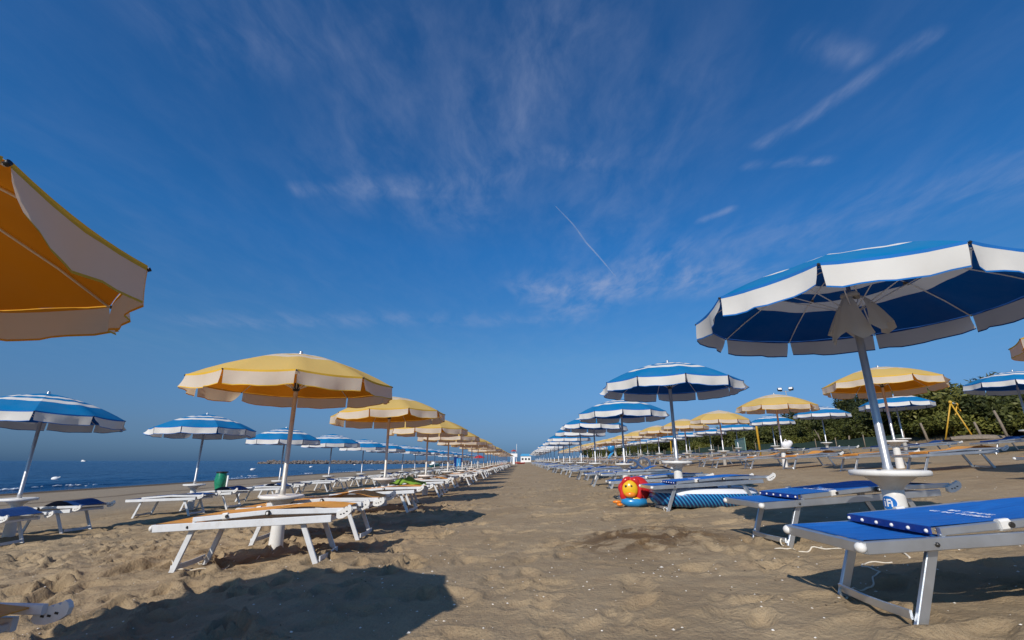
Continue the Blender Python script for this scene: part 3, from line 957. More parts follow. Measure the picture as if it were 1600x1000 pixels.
def bed_templates():
    B = {}
    hw = BW/2
    for fr, mt in (("silver", M["alu"]), ("pale", M["alu_w"])):
        mb = MB(); mb.bar((0, 0, BT-.028), (1.72, 0, BT-.028), .028, .056, 0, ch=.12); mb.ball((.33, -.016, BT-.03), .011, 1, 8, 5); mb.ball((.33, .016, BT-.03), .011, 1, 8, 5)
        B["rail", fr] = mb.mesh("rail", mt, M["bolt_and_slot_shade"])
        mb = MB(); mb.bar((-.012, -hw-.005, BT-.026), (-.012, hw+.005, BT-.026), .026, .05, 0)
        B["endbar", fr] = mb.mesh("end_bar", mt)
        mb = MB(); mb.bar((.37, 0, BT+.020), (1.12, 0, BT+.046), .026, .036, 0); mb.bar((1.12, 0, BT+.045), (1.84, 0, BT+.026), .026, .040, 0)
        mb.bar((.37, 0, BT-.002), (.39, 0, BT+.01), .02, .02, 0)
        B["backrail", fr] = mb.mesh("backrest_rail", mt)
        mb = MB(); mb.bar((1.70, -hw, BT-.035), (1.70, hw, BT-.035), .024, .03, 0)
        B["crossbar", fr] = mb.mesh("cross_bar", mt)
        for nm, a, b in (("footleg", (.35, 0, BT-.05), (.10, 0, -.20)), ("headleg", (1.42, 0, BT-.05), (1.68, 0, -.20))):
            mb = MB(); mb.bar(a, b, .024, .050, 0, up=(1, 0, .4)); mb.box((a[0], 0, a[2]-.0), (.062, .032, .034), 1)
            B[nm, fr] = mb.mesh("leg", mt, M["plastic"])
        for nm, x in (("footbar", .178), ("headbar", 1.605)):
            mb = MB(); P = [(x, -hw+.06+(2*hw-.12)*k/6, .045-.008*math.sin(math.pi*k/6)) for k in range(7)]
            for k in range(6): mb.bar(P[k], P[k+1], .014, .040, 0)
            B[nm, fr] = mb.mesh("stretcher", mt)
        # whole frames for beds farther off
        mb = MB()
        for s in (-1, 1):
            y = s*hw
            mb.bar((0, y, BT-.028), (1.72, y, BT-.028), .028, .056, 0)
            mb.bar((.37, y*.97, BT+.020), (1.12, y*.97, BT+.046), .026, .036, 0); mb.bar((1.12, y*.97, BT+.045), (1.84, y*.97, BT+.026), .026, .040, 0)
        mb.bar((-.012, -hw, BT-.026), (-.012, hw, BT-.026), .026, .05, 0); mb.bar((1.70, -hw, BT-.035), (1.70, hw, BT-.035), .024, .03, 0)
        B["frame", fr] = mb.mesh("frame", mt)
        mb = MB()
        for (a, b) in (((.40, BT-.05), (.22, -.05)), ((1.42, BT-.05), (1.62, -.05))):
            pass
        for nm, a, b, x in (("footset", (.35, BT-.05), (.12, -.15), .178), ("headset", (1.42, BT-.05), (1.66, -.15), 1.605)):
            mb = MB()
            for s in (-1, 1): mb.bar((a[0], s*(hw-.05), a[1]), (b[0], s*(hw-.05), b[1]), .024, .05, 0, up=(1, 0, .4))
            mb.bar((x, -hw+.06, .02), (x, hw-.06, .02), .012, .034, 0)
            B[nm, fr] = mb.mesh("leg_frame", mt)
    mb = MB(); mb.ball((-.018, 0, BT-.026), .026, 0, 12, 8, (.95, 1.1, .95)); B["cap"] = mb.mesh("end_cap", M["plastic"])
    mb = MB(); mb.tube([(1.10, -.03, BT+.042), (1.10, .03, BT+.042)], .021, 10, 1); mb.tube([(1.10, -.035, BT+.042), (1.10, .035, BT+.042)], .011, 8, 0)
    B["knob"] = mb.mesh("knob", M["plastic"], M["bolt_and_slot_shade"])
    mb = MB(); mb.ball((0, 0, 0), .0095, 0, 8, 5); B["rivet"] = mb.mesh("rivet", M["plastic"])
    mb = MB(); mb.bar((.655, 0, BT+.034), (.705, 0, BT+.037), .034, .05, 0, ch=.25); mb.tube([(.70, -.026, BT+.035), (.70, .026, BT+.035)], .013, 8, 1)
    B["clamp"] = mb.mesh("clamp", M["plastic"], M["bolt_and_slot_shade"])
    B["bracket"] = bracket_mesh()
    for c in ("s_blue", "s_orange", "s_navy"):  # slings
        B["foot", c] = sling_sheet([(.01, BT+.004), (.14, BT+.002), (.28, BT+.001), (.42, BT-.004)], hw-.012, c)
        B["middle", c] = sling_sheet([(.355, BT+.042), (.55, BT+.047), (.78, BT+.053), (.95, BT+.058), (1.12, BT+.064)], hw-.025, c, .014, True)
        for v, lift in enumerate((.02, .055, .09)):
            pts = [(1.13, BT+.062)]+[(1.13+.66*t, BT+.062-.02*t+lift*math.sin(math.pi*min(1, t*1.05))) for t in (.12, .25, .4, .55, .7, .85, 1)]
            B["head", c, v] = sling_sheet(pts, hw-.025, c, .012, True)
        mb_ = sling_sheet([(.01, BT+.004), (.34, BT+.0), (.355, BT+.042), (.8, BT+.06), (1.12, BT+.078), (1.4, BT+.12), (1.65, BT+.09), (1.80, BT+.05)], hw-.02, c)
        B["slingfar", c] = mb_
    # tie ropes on the stretcher
    mb = MB(); mb.tube([(.178+.026*math.cos(a), -.20+.01*math.sin(a*1.3), .022+.028*math.sin(a)) for a in np.linspace(-.6, 5.4, 16)], .006, 6, 0); B["tie"] = mb.mesh("tie_cord", M["rope"])
    # faded lettering: two lines of small worn glyphs
    mb = MB(); r = random.Random(4)
    for row, (x0, n, s) in enumerate(((.80, 11, .020), (.735, 17, .017))):
        y = n*s*.62
        for k in range(n):
            y -= s*1.15
            if r.random() < .12: y -= s*.6; continue
            g = r.randrange(5); zz = BT+.062+.005
            z_ = lambda xx: BT+.0395+(xx-.55)*.027
            def st(ax, ay, bx, by):
                a = (x0+ax*s, y+ay*s, z_(x0+ax*s)+.004); b = (x0+bx*s, y+by*s, z_(x0+bx*s)+.004)
                mb.bar(a, b, s*.22, .0012, 0)
            if g in (0, 1, 3): st(0, 0, 1.5, 0)
            if g in (0, 2, 4): st(1.5, 0, 1.5, .7)
            if g in (1, 2): st(.75, 0, .75, .7)
            if g in (3, 4): st(0, .7, 1.5, .7)
            if g in (2, 3): st(0, 0, 0, .7)
    B["print"] = mb.mesh("lettering", M["print"])
    return B


B = bed_templates()
br = random.Random(23)
hwid = BW/2


def sunbed(c, fr, x, y, rz, label, group, tier=0, special=False, flat=False, head=None, size=(1, 1, 1)):
    """x, y: middle of the foot end"""
    cx, cy = x+.95*math.cos(rz), y+.95*math.sin(rz)
    if tier < 2:
        ux, uy = math.cos(rz), math.sin(rz)
        zf = [G(x+.18*ux-uy*s, y+.18*uy+ux*s) for s in (-.26, .26)]; zh = [G(x+1.62*ux-uy*s, y+1.62*uy+ux*s) for s in (-.26, .26)]
        a, b = sum(zf)/2, sum(zh)/2
    else:
        a, b = H(x, y), H(x+1.6, y)
    sl = max(-.06, min(.06, (b-a)/1.4)) if not flat else .012
    o = empty("sunbed", (x, y, a-.18*sl+(.05 if flat else 0)), 0, label, "sunbed", group, rot=(0, -math.atan(sl), rz))
    hv = br.randrange(3) if head is None else head
    o.scale = size
    if tier == 0:
        for s in (-1, 1):
            put("rail", B["rail", fr], o, (0, s*hwid, 0)); put("backrest_rail", B["backrail", fr], o, (0, s*(hwid-.004), .002))
            put("end_cap", B["cap"], o, (0, s*(hwid-.005), 0)); put("knob", B["knob"], o, (0, s*(hwid+.006), 0)); put("clamp", B["clamp"], o, (0, s*(hwid+.002), 0))
            put("leg", B["footleg", fr], o, (0, s*(hwid-.045), 0)); put("leg", B["headleg", fr], o, (0, s*(hwid-.045), 0))
            put("head_bracket", B["bracket"], o, (1.78, s*(hwid+.022), BT-.005), (0, R(br.uniform(-12, 10)), 0))
        put("end_bar", B["endbar", fr], o); put("cross_bar", B["crossbar", fr], o)
        put("stretcher", B["footbar", fr], o); put("stretcher", B["headbar", fr], o)
        put("tie_cord", B["tie"], o, (0, .42 if (special and y < 4) else br.choice((0, .0, .4)), 0))
        put("foot_sling", B["foot", c], o)
        m = put("middle_sling", B["middle", c], o); put("head_sling", B["head", c, hv], o)
        for k in range(6): put("rivet", B["rivet"], m, (.341, -.27+.54*k/5, BT+.022))
        if special: put("lettering", B["print"], m)
    elif tier == 1:
        put("frame", B["frame", fr], o); put("foot_sling", B["foot", c], o); put("middle_sling", B["middle", c], o); put("head_sling", B["head", c, hv], o)
        for s in (-1, 1):
            put("leg", B["footleg", fr], o, (0, s*(hwid-.045), 0)); put("leg", B["headleg", fr], o, (0, s*(hwid-.045), 0))
            put("head_bracket", B["bracket"], o, (1.78, s*(hwid+.022), BT-.005), (0, R(br.uniform(-12, 10)), 0))
        put("stretcher", B["footbar", fr], o); put("stretcher", B["headbar", fr], o)
    else:
        put("frame", B["frame", fr], o); put("sling", B["slingfar", c], o)
        put("leg_frame", B["footset", fr], o); put("leg_frame", B["headset", fr], o)
    return o


# rows: name, colour, x of the poles, y of the nearest whole umbrella, spacing, last y, sling, frame, foot offset from the pole, spots
ROWS = [
    ("row left of the aisle", "yellow", -3.13, 6.45, 4.67, 104, "s_orange", "pale", -.84, -1),
    ("seaward row", "blue", -9.1, 8.92, 4.67, 104, "s_navy", "pale", -1.05, 0),
    ("row right of the aisle", "blue", 2.94, 4.02, 5.17, 112, "s_blue", "silver", -.98, 0),
    ("second row right of the aisle", "yellow", 9.25, 12.25, 5.17, 112, "s_orange", "silver", -1.0, -1),
    ("row before the shrubs", "blue", 15.9, 20.6, 5.17, 104, "s_navy", "silver", -1.0, -1),
]
SLING_WORD = {"s_orange": "orange", "s_navy": "navy", "s_blue": "blue"}
CANOPIES = {}


def build_rows():
    for ri, (rname, kind, x, y0, dy, yend, sc, fr, off, first) in enumerate(ROWS):
        n = first
        while y0+n*dy < yend:
            y = y0+n*dy
            jx, jy = br.uniform(-.06, .06), br.uniform(-.08, .08)
            rim = RIM_H+br.uniform(-.05, .04)
            rot = None; tilt = (0, 0); own = None; dz = br.uniform(-.03, .02)
            zb = None
            if ri in (0, 2): dz -= .05
            if ri == 0 and n == 0: rot, jx, jy, rim, own, zb = .12, 0, 0, RIM_H, 1, -.085
            if ri == 0 and n == -1: rot, jx, jy, rim, own, zb = .555, .35, -.55, RIM_H, 1, -.26
            if ri == 2 and n == 0: rot, jx, jy, rim, own, zb = -1.678, 0, 0, RIM_H-.046, 1, .27
            c2 = kind + " and white"
            if n == -1:
                lab = {0: "yellow umbrella cut off at the upper left edge, its orange underside overhead", 3: "yellow umbrella corner poking in at the right edge above the blue one", 4: "blue umbrella cut by the right edge in front of the shrubs"}[ri]
            elif n < len(ORD) and (ri != 1 or n < 10):
                lab = f"{ORD[n]} {kind} umbrella from the camera in the {rname}" 
                if ri == 2 and n == 0: lab = "large blue and white umbrella at the right with a cloth bundled under its hub"
            else:
                lab = f"tiny distant {kind} umbrella at the far end of the {rname}"
            u, c = umbrella(kind, x+jx, y+jy, lab, f"{kind} umbrellas in the {rname}", rim, rot, tilt, dz, dull=(ri == 0), own=own, zb=zb)
            CANOPIES[ri, n] = (u, c)
            d = math.hypot(x, y)
            tier = 0 if d < 15 else 1 if d < 38 else 2
            for s, oy in ((0, -.74 if ri < 2 else -1.24), (1, .86 if ri < 2 else .78)):
                fx, fy, rz = x+off+br.uniform(-.22, .22), y+oy+br.uniform(-.1, .1), R(br.uniform(-5, 5))
                if ri == 2 and n == 0: fx, fy, rz = (1.62, 2.76, R(1)) if s == 0 else (2.13, 4.82, R(6))
                if ri == 2 and n == 1 and s == 0: fx, fy, rz = 2.0, 7.95, R(3)
                if ri == 0 and n == 0: fx, fy, rz = (-3.66, 5.33, R(4.5)) if s == 0 else (-3.78, 6.98, R(3))
                if ri == 0 and n == -1: fx, fy, rz = (-4.1, .95, R(2)) if s == 0 else (-3.90, 1.95, R(0))
                side = "near" if s == 0 else "far"
                if n == -1: bl = f"{side}-side {SLING_WORD[sc]} sunbed under the cut-off umbrella in the {rname}"
                elif n < len(ORD) and (ri != 1 or n < 10): bl = f"{side}-side {SLING_WORD[sc]} sunbed under the {ORD[n]} umbrella in the {rname}"
                else: bl = f"tiny distant {SLING_WORD[sc]} sunbed at the far end of the {rname}"
                if ri == 0 and n == -1 and s == 0: continue
                if n == -1 and ri == 4 : pass
                sunbed(sc, fr, fx, fy, rz, bl, f"{SLING_WORD[sc]} sunbeds in the {rname}", tier, special=(ri == 2 and n < 2), flat=(ri == 0 and n == -1), size=(1, 1.18, 1.25) if ri == 0 and n == 0 else (1, 1.16, 1.15) if ri < 2 and n >= 0 else (1, 1, 1))
            n += 1


build_rows()


def hub_cloth():
    """grey cloth knotted round the top of the nearest blue umbrella's pole"""
    u, c = CANOPIES[2, 0]
    mb = MB()
    for a0, span, L, r1 in ((3.7, 1.9, .40, .21), (5.5, 2.0, .33, .25), (1.6, 1.8, .3, .2)):
        P = []
        for i in range(8):
            t = i/7; row = []
            for j in range(9):
                q = j/8; a = a0+(q-.5)*span*(.5+.55*t)
                rr = .05+(r1-.05)*t**.8+.022*math.sin(q*15+a0)*t+.012*math.sin(q*31)*t
                row.append((rr*math.cos(a), rr*math.sin(a), RIM_H+.05-.03*math.sin(q*9)*t-L*t**1.25+.025*math.cos(q*12+1)*t))
            P.append(row)
        mb.grid(P, None, True)
    ring = [(.05*math.cos(a), .05*math.sin(a), RIM_H+.05+.01*math.sin(3*a)) for a in np.linspace(0, 2*math.pi, 14)]
    mb.tube(ring, .026, 8)
    o = put("bundled_cloth", mb.mesh("bundled_cloth", M["cloth"]))
    o.location = u.location
    setp(o, "grey cloth bundled and knotted under the hub of the large blue umbrella", "cloth")


hub_cloth()


def pedestal_logo():
    u, c = CANOPIES[2, 0]
    mb = MB()
    def pt(a, z, lift): r = .090-.016*z/.46+lift; return Vector((r*math.cos(a), r*math.sin(a), z))
    ac, zc = R(-163), .415
    k = len(mb.v); n = 28
    def disc(ra, rz_, lift, mat):
        k = len(mb.v)
        rings = [0, .5, 1.0]
        for q in rings:
            for j in range(n):
                t = 2*math.pi*j/n; mb.v.append(pt(ac+ra*q*math.cos(t), zc+rz_*q*math.sin(t), lift))
        for i in range(2):
            for j in range(n): mb.face((k+i*n+j, k+(i+1)*n+j, k+(i+1)*n+(j+1) % n, k+i*n+(j+1) % n), mat, True)
    disc(.86, .058, .0015, 1); disc(.78, .050, .003, 0)
    def quad(a0, a1, z0, z1, sl=0):
        k = len(mb.v); mb.v.extend([pt(ac+a0, zc+z0, .0045), pt(ac+a1, zc+z0, .0045), pt(ac+a1+sl, zc+z1, .0045), pt(ac+a0+sl, zc+z1, .0045)]); mb.face((k, k+1, k+2, k+3), 1)
    quad(-.36, -.22, -.028, .012); quad(-.36, -.22, .019, .028)                 # i
    quad(-.08, .06, -.028, .028); quad(.06, .34, .016, .028); quad(.06, .26, -.006, .005); quad(.30, .42, -.028, .016)
    o = put("logo", mb.mesh("logo", M["logo_blue"], M["print"]), u)


pedestal_logo()


# ------------------------------------------------------------------ shrubs and trees beyond the last row
def foliage(name, blobs, nleaf, size, mat, seed, needle=False):
    r = np.random.default_rng(seed)
    blobs = np.array(blobs, float)                        # cx cy cz rx ry rz
    w = blobs[:, 3]*blobs[:, 4]*blobs[:, 5]; w = w**.7; w /= w.sum()
    V = np.zeros((nleaf*4, 3)); 
    bi = r.choice(len(blobs), nleaf, p=w)
    d = r.normal(size=(nleaf, 3)); d /= np.linalg.norm(d, axis=1)[:, None]
    rad = r.uniform(.45, 1.0, nleaf)**.5*(1+.18*np.sin(d[:, 0]*5+bi)*np.cos(d[:, 2]*6+bi*2))
    # leaves sit in clumps: quantise directions a little
    cl = np.round(d*2.6+r.normal(scale=.18, size=d.shape))/2.6
    d2 = d*.55+cl*.45
    c = blobs[bi, :3]+d2*rad[:, None]*blobs[bi, 3:]
    a = r.normal(size=(nleaf, 3)); a[:, 2] += .3; a /= np.linalg.norm(a, axis=1)[:, None]
    b = np.cross(a, d+r.normal(scale=.7, size=d.shape)); b /= np.linalg.norm(b, axis=1)[:, None]+1e-6
    s = size*r.uniform(.6, 1.4, nleaf)[:, None]
    wd = .18 if needle else .42
    V[0::4] = c-a*s; V[1::4] = c+b*s*wd; V[2::4] = c+a*s; V[3::4] = c-b*s*wd
    F = np.arange(nleaf*4).reshape(-1, 4)
    return np_mesh(name, V, F, mat, smooth=False)


def trunk(name, hgt, spread, seed, r0=.07):
    r = random.Random(seed); mb = MB()
    for k in range(4):
        a = 2*math.pi*k/4+r.uniform(-.5, .5); L = hgt*r.uniform(.7, 1.0); sp = spread*r.uniform(.3, .8)
        pts = [(0, 0, -.2)]+[(sp*t**1.3*math.cos(a)+r.uniform(-.05, .05), sp*t**1.3*math.sin(a)+r.uniform(-.05, .05), L*t) for t in (.25, .5, .75, 1)]
        mb.tube(pts, [r0, r0*.8, r0*.6, r0*.4, r0*.15], 6)
    return mb.mesh(name, M["bark"])


def build_trees():
    r = random.Random(31)
    kinds = []
    for v in range(4):                                    # broad shrubs
        q = random.Random(100+v)
        bl = [(q.uniform(-1, 1), q.uniform(-1, 1), q.uniform(.5, 2.0), q.uniform(.5, .95), q.uniform(.5, .95), q.uniform(.45, .8)) for _ in range(11)]
        kinds.append((foliage(f"shrub_crown_{v}", bl, 4600, .125, M["leaf_a"], 200+v), trunk(f"shrub_trunk_{v}", 1.9, 1.1, v)))
    for v in range(3):                                    # taller dark trees
        q = random.Random(140+v)
        bl = [(q.uniform(-.9, .9), q.uniform(-.9, .9), q.uniform(1.4, 3.6), q.uniform(.5, .9), q.uniform(.5, .9), q.uniform(.35, .6)) for _ in range(13)]
        kinds.append((foliage(f"dark_crown_{v}", bl, 4600, .15, M["leaf_b"], 240+v, True), trunk(f"dark_trunk_{v}", 3.6, .9, 20+v, .10)))
    for v in range(2):                                    # yellow-green low bushes
        q = random.Random(180+v)
        bl = [(q.uniform(-.9, .9), q.uniform(-.9, .9), q.uniform(.2, .9), q.uniform(.4, .75), q.uniform(.4, .75), q.uniform(.35, .55)) for _ in range(9)]
        kinds.append((foliage(f"bush_crown_{v}", bl, 3600, .085, M["leaf_c"], 280+v), trunk(f"bush_trunk_{v}", .9, .8, 40+v, .04)))
    LAB = ["bushy olive-green shrub in the thicket right of the last row", "taller dark tree rising out of the thicket at the right", "low yellow-green bush along the front edge of the thicket"]

    cnt = [0, 0, 0]

    def place(k, x, y, s):
        t = 0 if k < 4 else 1 if k < 7 else 2
        nm = ("shrub", "tree", "bush")[t]
        cnt[t] += 0 if (t == 0 and x > 25.4) else 1
        lab = LAB[t]
        if t == 0 and y > 60: lab = "small far-off olive shrub at the distant end of the thicket"
        elif t == 0 and x > 25.4: lab = "olive-green shrub in the back row of the thicket, behind the front shrubs"
        elif t == 1 and y > 60: lab = "small far-off dark tree at the distant end of the thicket"
        elif t == 2 and y > 60: lab = "small far-off yellow-green bush at the distant end of the thicket"
        if cnt[t] <= 12 and y <= 60 and not (t == 0 and x > 25.4): lab = ("%s bushy olive-green shrub of the thicket", "%s tall dark tree rising out of the thicket", "%s low yellow-green bush along the thicket's foot")[t] % ORD[cnt[t]-1] + ", counting from the right edge inwards"
        o = empty(nm, (x, y, H(x, y)-.05), r.uniform(0, 6.28), lab, nm, ("shrubs in the thicket at the right", "dark trees in the thicket at the right", "low bushes before the thicket")[t])
        o.scale = (s*r.uniform(.9, 1.2), s*r.uniform(.9, 1.2), s*r.uniform(.85, 1.1))
        put("crown", kinds[k][0], o); put("trunk", kinds[k][1], o)
    y = 19.0
    while y < 150:
        f = min(1.0, 1.05-.0016*y)
        place(r.randrange(4), 24.2+r.uniform(-.7, .7)-.012*y, y+r.uniform(-.4, .4), f*r.uniform(.7, 1.25))
        if r.random() < .85: place(r.randrange(4), 26.4+r.uniform(-.7, .7), y+r.uniform(-.6, .6), f*r.uniform(1.0, 1.35))
        if r.random() < .62: place(4+r.randrange(3), 27.5+r.uniform(-1, 1.5), y+r.uniform(-.8, .8), f*r.uniform(.62, 1.22))
        if r.random() < .55: place(7+r.randrange(2), 22.9+r.uniform(-.4, .4)-.01*y, y+r.uniform(-.6, .6), r.uniform(.7, 1.1))
        y += 2.0 if y < 50 else 3.2


build_trees()


# ------------------------------------------------------------------ things by the thicket
def obj1(name, mb, mats, label, cat, loc=(0, 0, 0), rot=(0, 0, 0), group=None):
    o = put(name, mb.mesh(name, *mats), None, loc, rot)
    return setp(o, label, cat, group)


def by_the_thicket():
    # yellow play frame
    fx, fy = 22.0, 24.6
    o = empty("swing_frame", (fx, fy, H(fx, fy)), R(40), "yellow A-frame swing stand with a white top bar before the shrubs", "swing frame")
    for sx in (-.75, .75):
        for sy in (-1, 1):
            mb = MB(); mb.tube([(sx, 0, 1.75), (sx+.12*sx, sy*.55, -.1)], .034, 8); put("leg", mb.mesh("swing_leg", M["yellowpaint"]), o)
        mb = MB(); mb.ball((sx, 0, 1.78), .085); put("corner_joint", mb.mesh("joint", M["yellowpaint"]), o)
    mb = MB(); mb.tube([(-.72, 0, 1.78), (.72, 0, 1.78)], .035, 8); put("top_bar", mb.mesh("top_bar", M["white"]), o)
    # grey stakes
    for x, y, h, lx, ly, lab in ((20.3, 24.6, .95, -.12, .1, "short grey wooden stake left of the yellow swing stand"), (21.4, 22.9, .85, -.2, .0, "weathered forked stake at the foot of the yellow swing stand"), (20.9, 21.2, 1.15, -.2, .1, "tall grey leaning stake at the right edge before the shrubs"), (20.6, 31.0, .8, .1, 0, "thin grey stake before the shrubs behind the blue umbrellas")):
        mb = MB(); mb.tube([(0, 0, -.2), (lx*.5, ly*.5, h*.5), (lx, ly, h)], [.06, .055, .045], 7)
        obj1("wooden_stake", mb, (M["wood"],), lab, "stake", (x, y, H(x, y)), group="wooden stakes before the shrubs")
    # overturned board
    mb = MB(); P = []
    for i in range(9):
        t = i/8; w = .42*math.sin(math.pi*(.12+.76*t)); row = []
        for j in range(7):
            a = math.pi*j/6; row.append((-1.0+2.0*t, -w*math.cos(a), .20*math.sin(a)*(.6+.4*math.sin(math.pi*t))))
        P.append(row)
    mb.grid(P)
    obj1("upturned_boat", mb, (M["wood"],), "small grey upturned boat lying on the sand before the shrubs", "boat", (20.6, 22.2, H(20.6, 22.2)+.02), (0, 0, R(-30)))
    # dead branches
    for x, y, a, L, lab in ((21.6, 31.5, .5, 1.5, "bare pale branch leaning out of the thicket, upper one"), (21.4, 35.0, 2.3, 1.3, "bare pale branch lying low at the foot of the thicket")):
        mb = MB(); mb.tube([(0, 0, 0), (.3*math.cos(a), -.1, L*.5), (.75*math.cos(a), -.2, L)], [.05, .035, .015], 6); mb.tube([(.3*math.cos(a), -.1, L*.5), (.1*math.cos(a), .2, L*.85)], [.03, .01], 6)
        obj1("dead_branch", mb, (M["wood"],), lab, "branch", (x, y, H(x, y)), group="dead branches")
    # yellow posts
    for x, y, lab in ((17.2, 35.6, "yellow post standing right of the pale green fence panel"), (17.2, 56.5, "yellow post farther off, left of the pale green fence panel")):
        mb = MB(); mb.lathe([(.075, -.2), (.075, 2.3), (.07, 2.33), (.0, 2.34)], 10)
        obj1("yellow_post", mb, (M["yellowpaint"],), lab, "post", (x, y, H(x, y)), group="yellow posts")
    # green netting fence: panels and posts
    net = solid("green_netting", (.018, .045, .035), .9, var=.25, nscale=5, bump=.3, bscale=80)
    pale = solid("pale_green_sheet", (.20, .34, .28), .6, var=.12, nscale=3)
    o = empty("netting_fence", (0, 0, 0), 0, "low dark green netting fence on posts along the foot of the shrubs", "fence")
    y = 26.0; k = 0
    while y < 92:
        x0, x1 = 20.0+.3*math.sin(y), 20.0+.3*math.sin(y+2.6)
        mb = MB(); z0, z1 = H(x0, y), H(x1, y+2.6)
        mb.grid([[(x0, y, z0+.04), (x0+.02, y, z0+.32), (x0, y, z0+.6)], [((x0+x1)/2+.05, y+1.3, (z0+z1)/2+.03), ((x0+x1)/2+.08, y+1.3, (z0+z1)/2+.3), ((x0+x1)/2+.03, y+1.3, (z0+z1)/2+.55)], [(x1, y+2.6, z1+.04), (x1+.02, y+2.6, z1+.32), (x1, y+2.6, z1+.6)]])
        if not 41 < y < 46: put("net_panel", mb.mesh("net_panel", net), o)
        mb = MB(); mb.tube([(x0, y, z0-.1), (x0, y, z0+.75)], .03, 6); put("fence_post", mb.mesh("fence_post", M["wood"]), o)
        y += 2.6; k += 1
    mb = MB(); mb.box((0, 0, .62), (.04, 4.6, 1.15)); mb.box((-.03, 0, 1.18), (.03, 4.7, .05))
    obj1("sheet_panel", mb, (pale,), "pale green sheet panel standing in the netting fence", "panel", (19.4, 43.6, H(19.4, 43.6)), (0, 0, R(-14)))
    # floodlight mast
    mx, my = 40.5, 73
    o = empty("floodlight_mast", (mx, my, H(mx, my)), R(150), "thin mast with two dark floodlights above the shrubs", "floodlight")
    mb = MB(); mb.tube([(0, 0, 0), (0, 0, 8.6)], [.09, .05], 8); mb.tube([(-.75, 0, 8.5), (.75, 0, 8.5)], .035, 6); put("mast", mb.mesh("mast", M["grey"]), o)
    for s in (-.75, .75):
        mb = MB(); mb.box((0, 0, 0), (.62, .34, .42), 0); mb.box((0, .18, 0), (.5, .03, .32), 1); mb.tube([(0, 0, -.35), (0, 0, 0)], .03, 6, 0)
        put("lamp_head", mb.mesh("lamp_head", M["black"], M["white"]), o, (s, 0, 8.85), (R(28), 0, R(20*s)))


by_the_thicket()


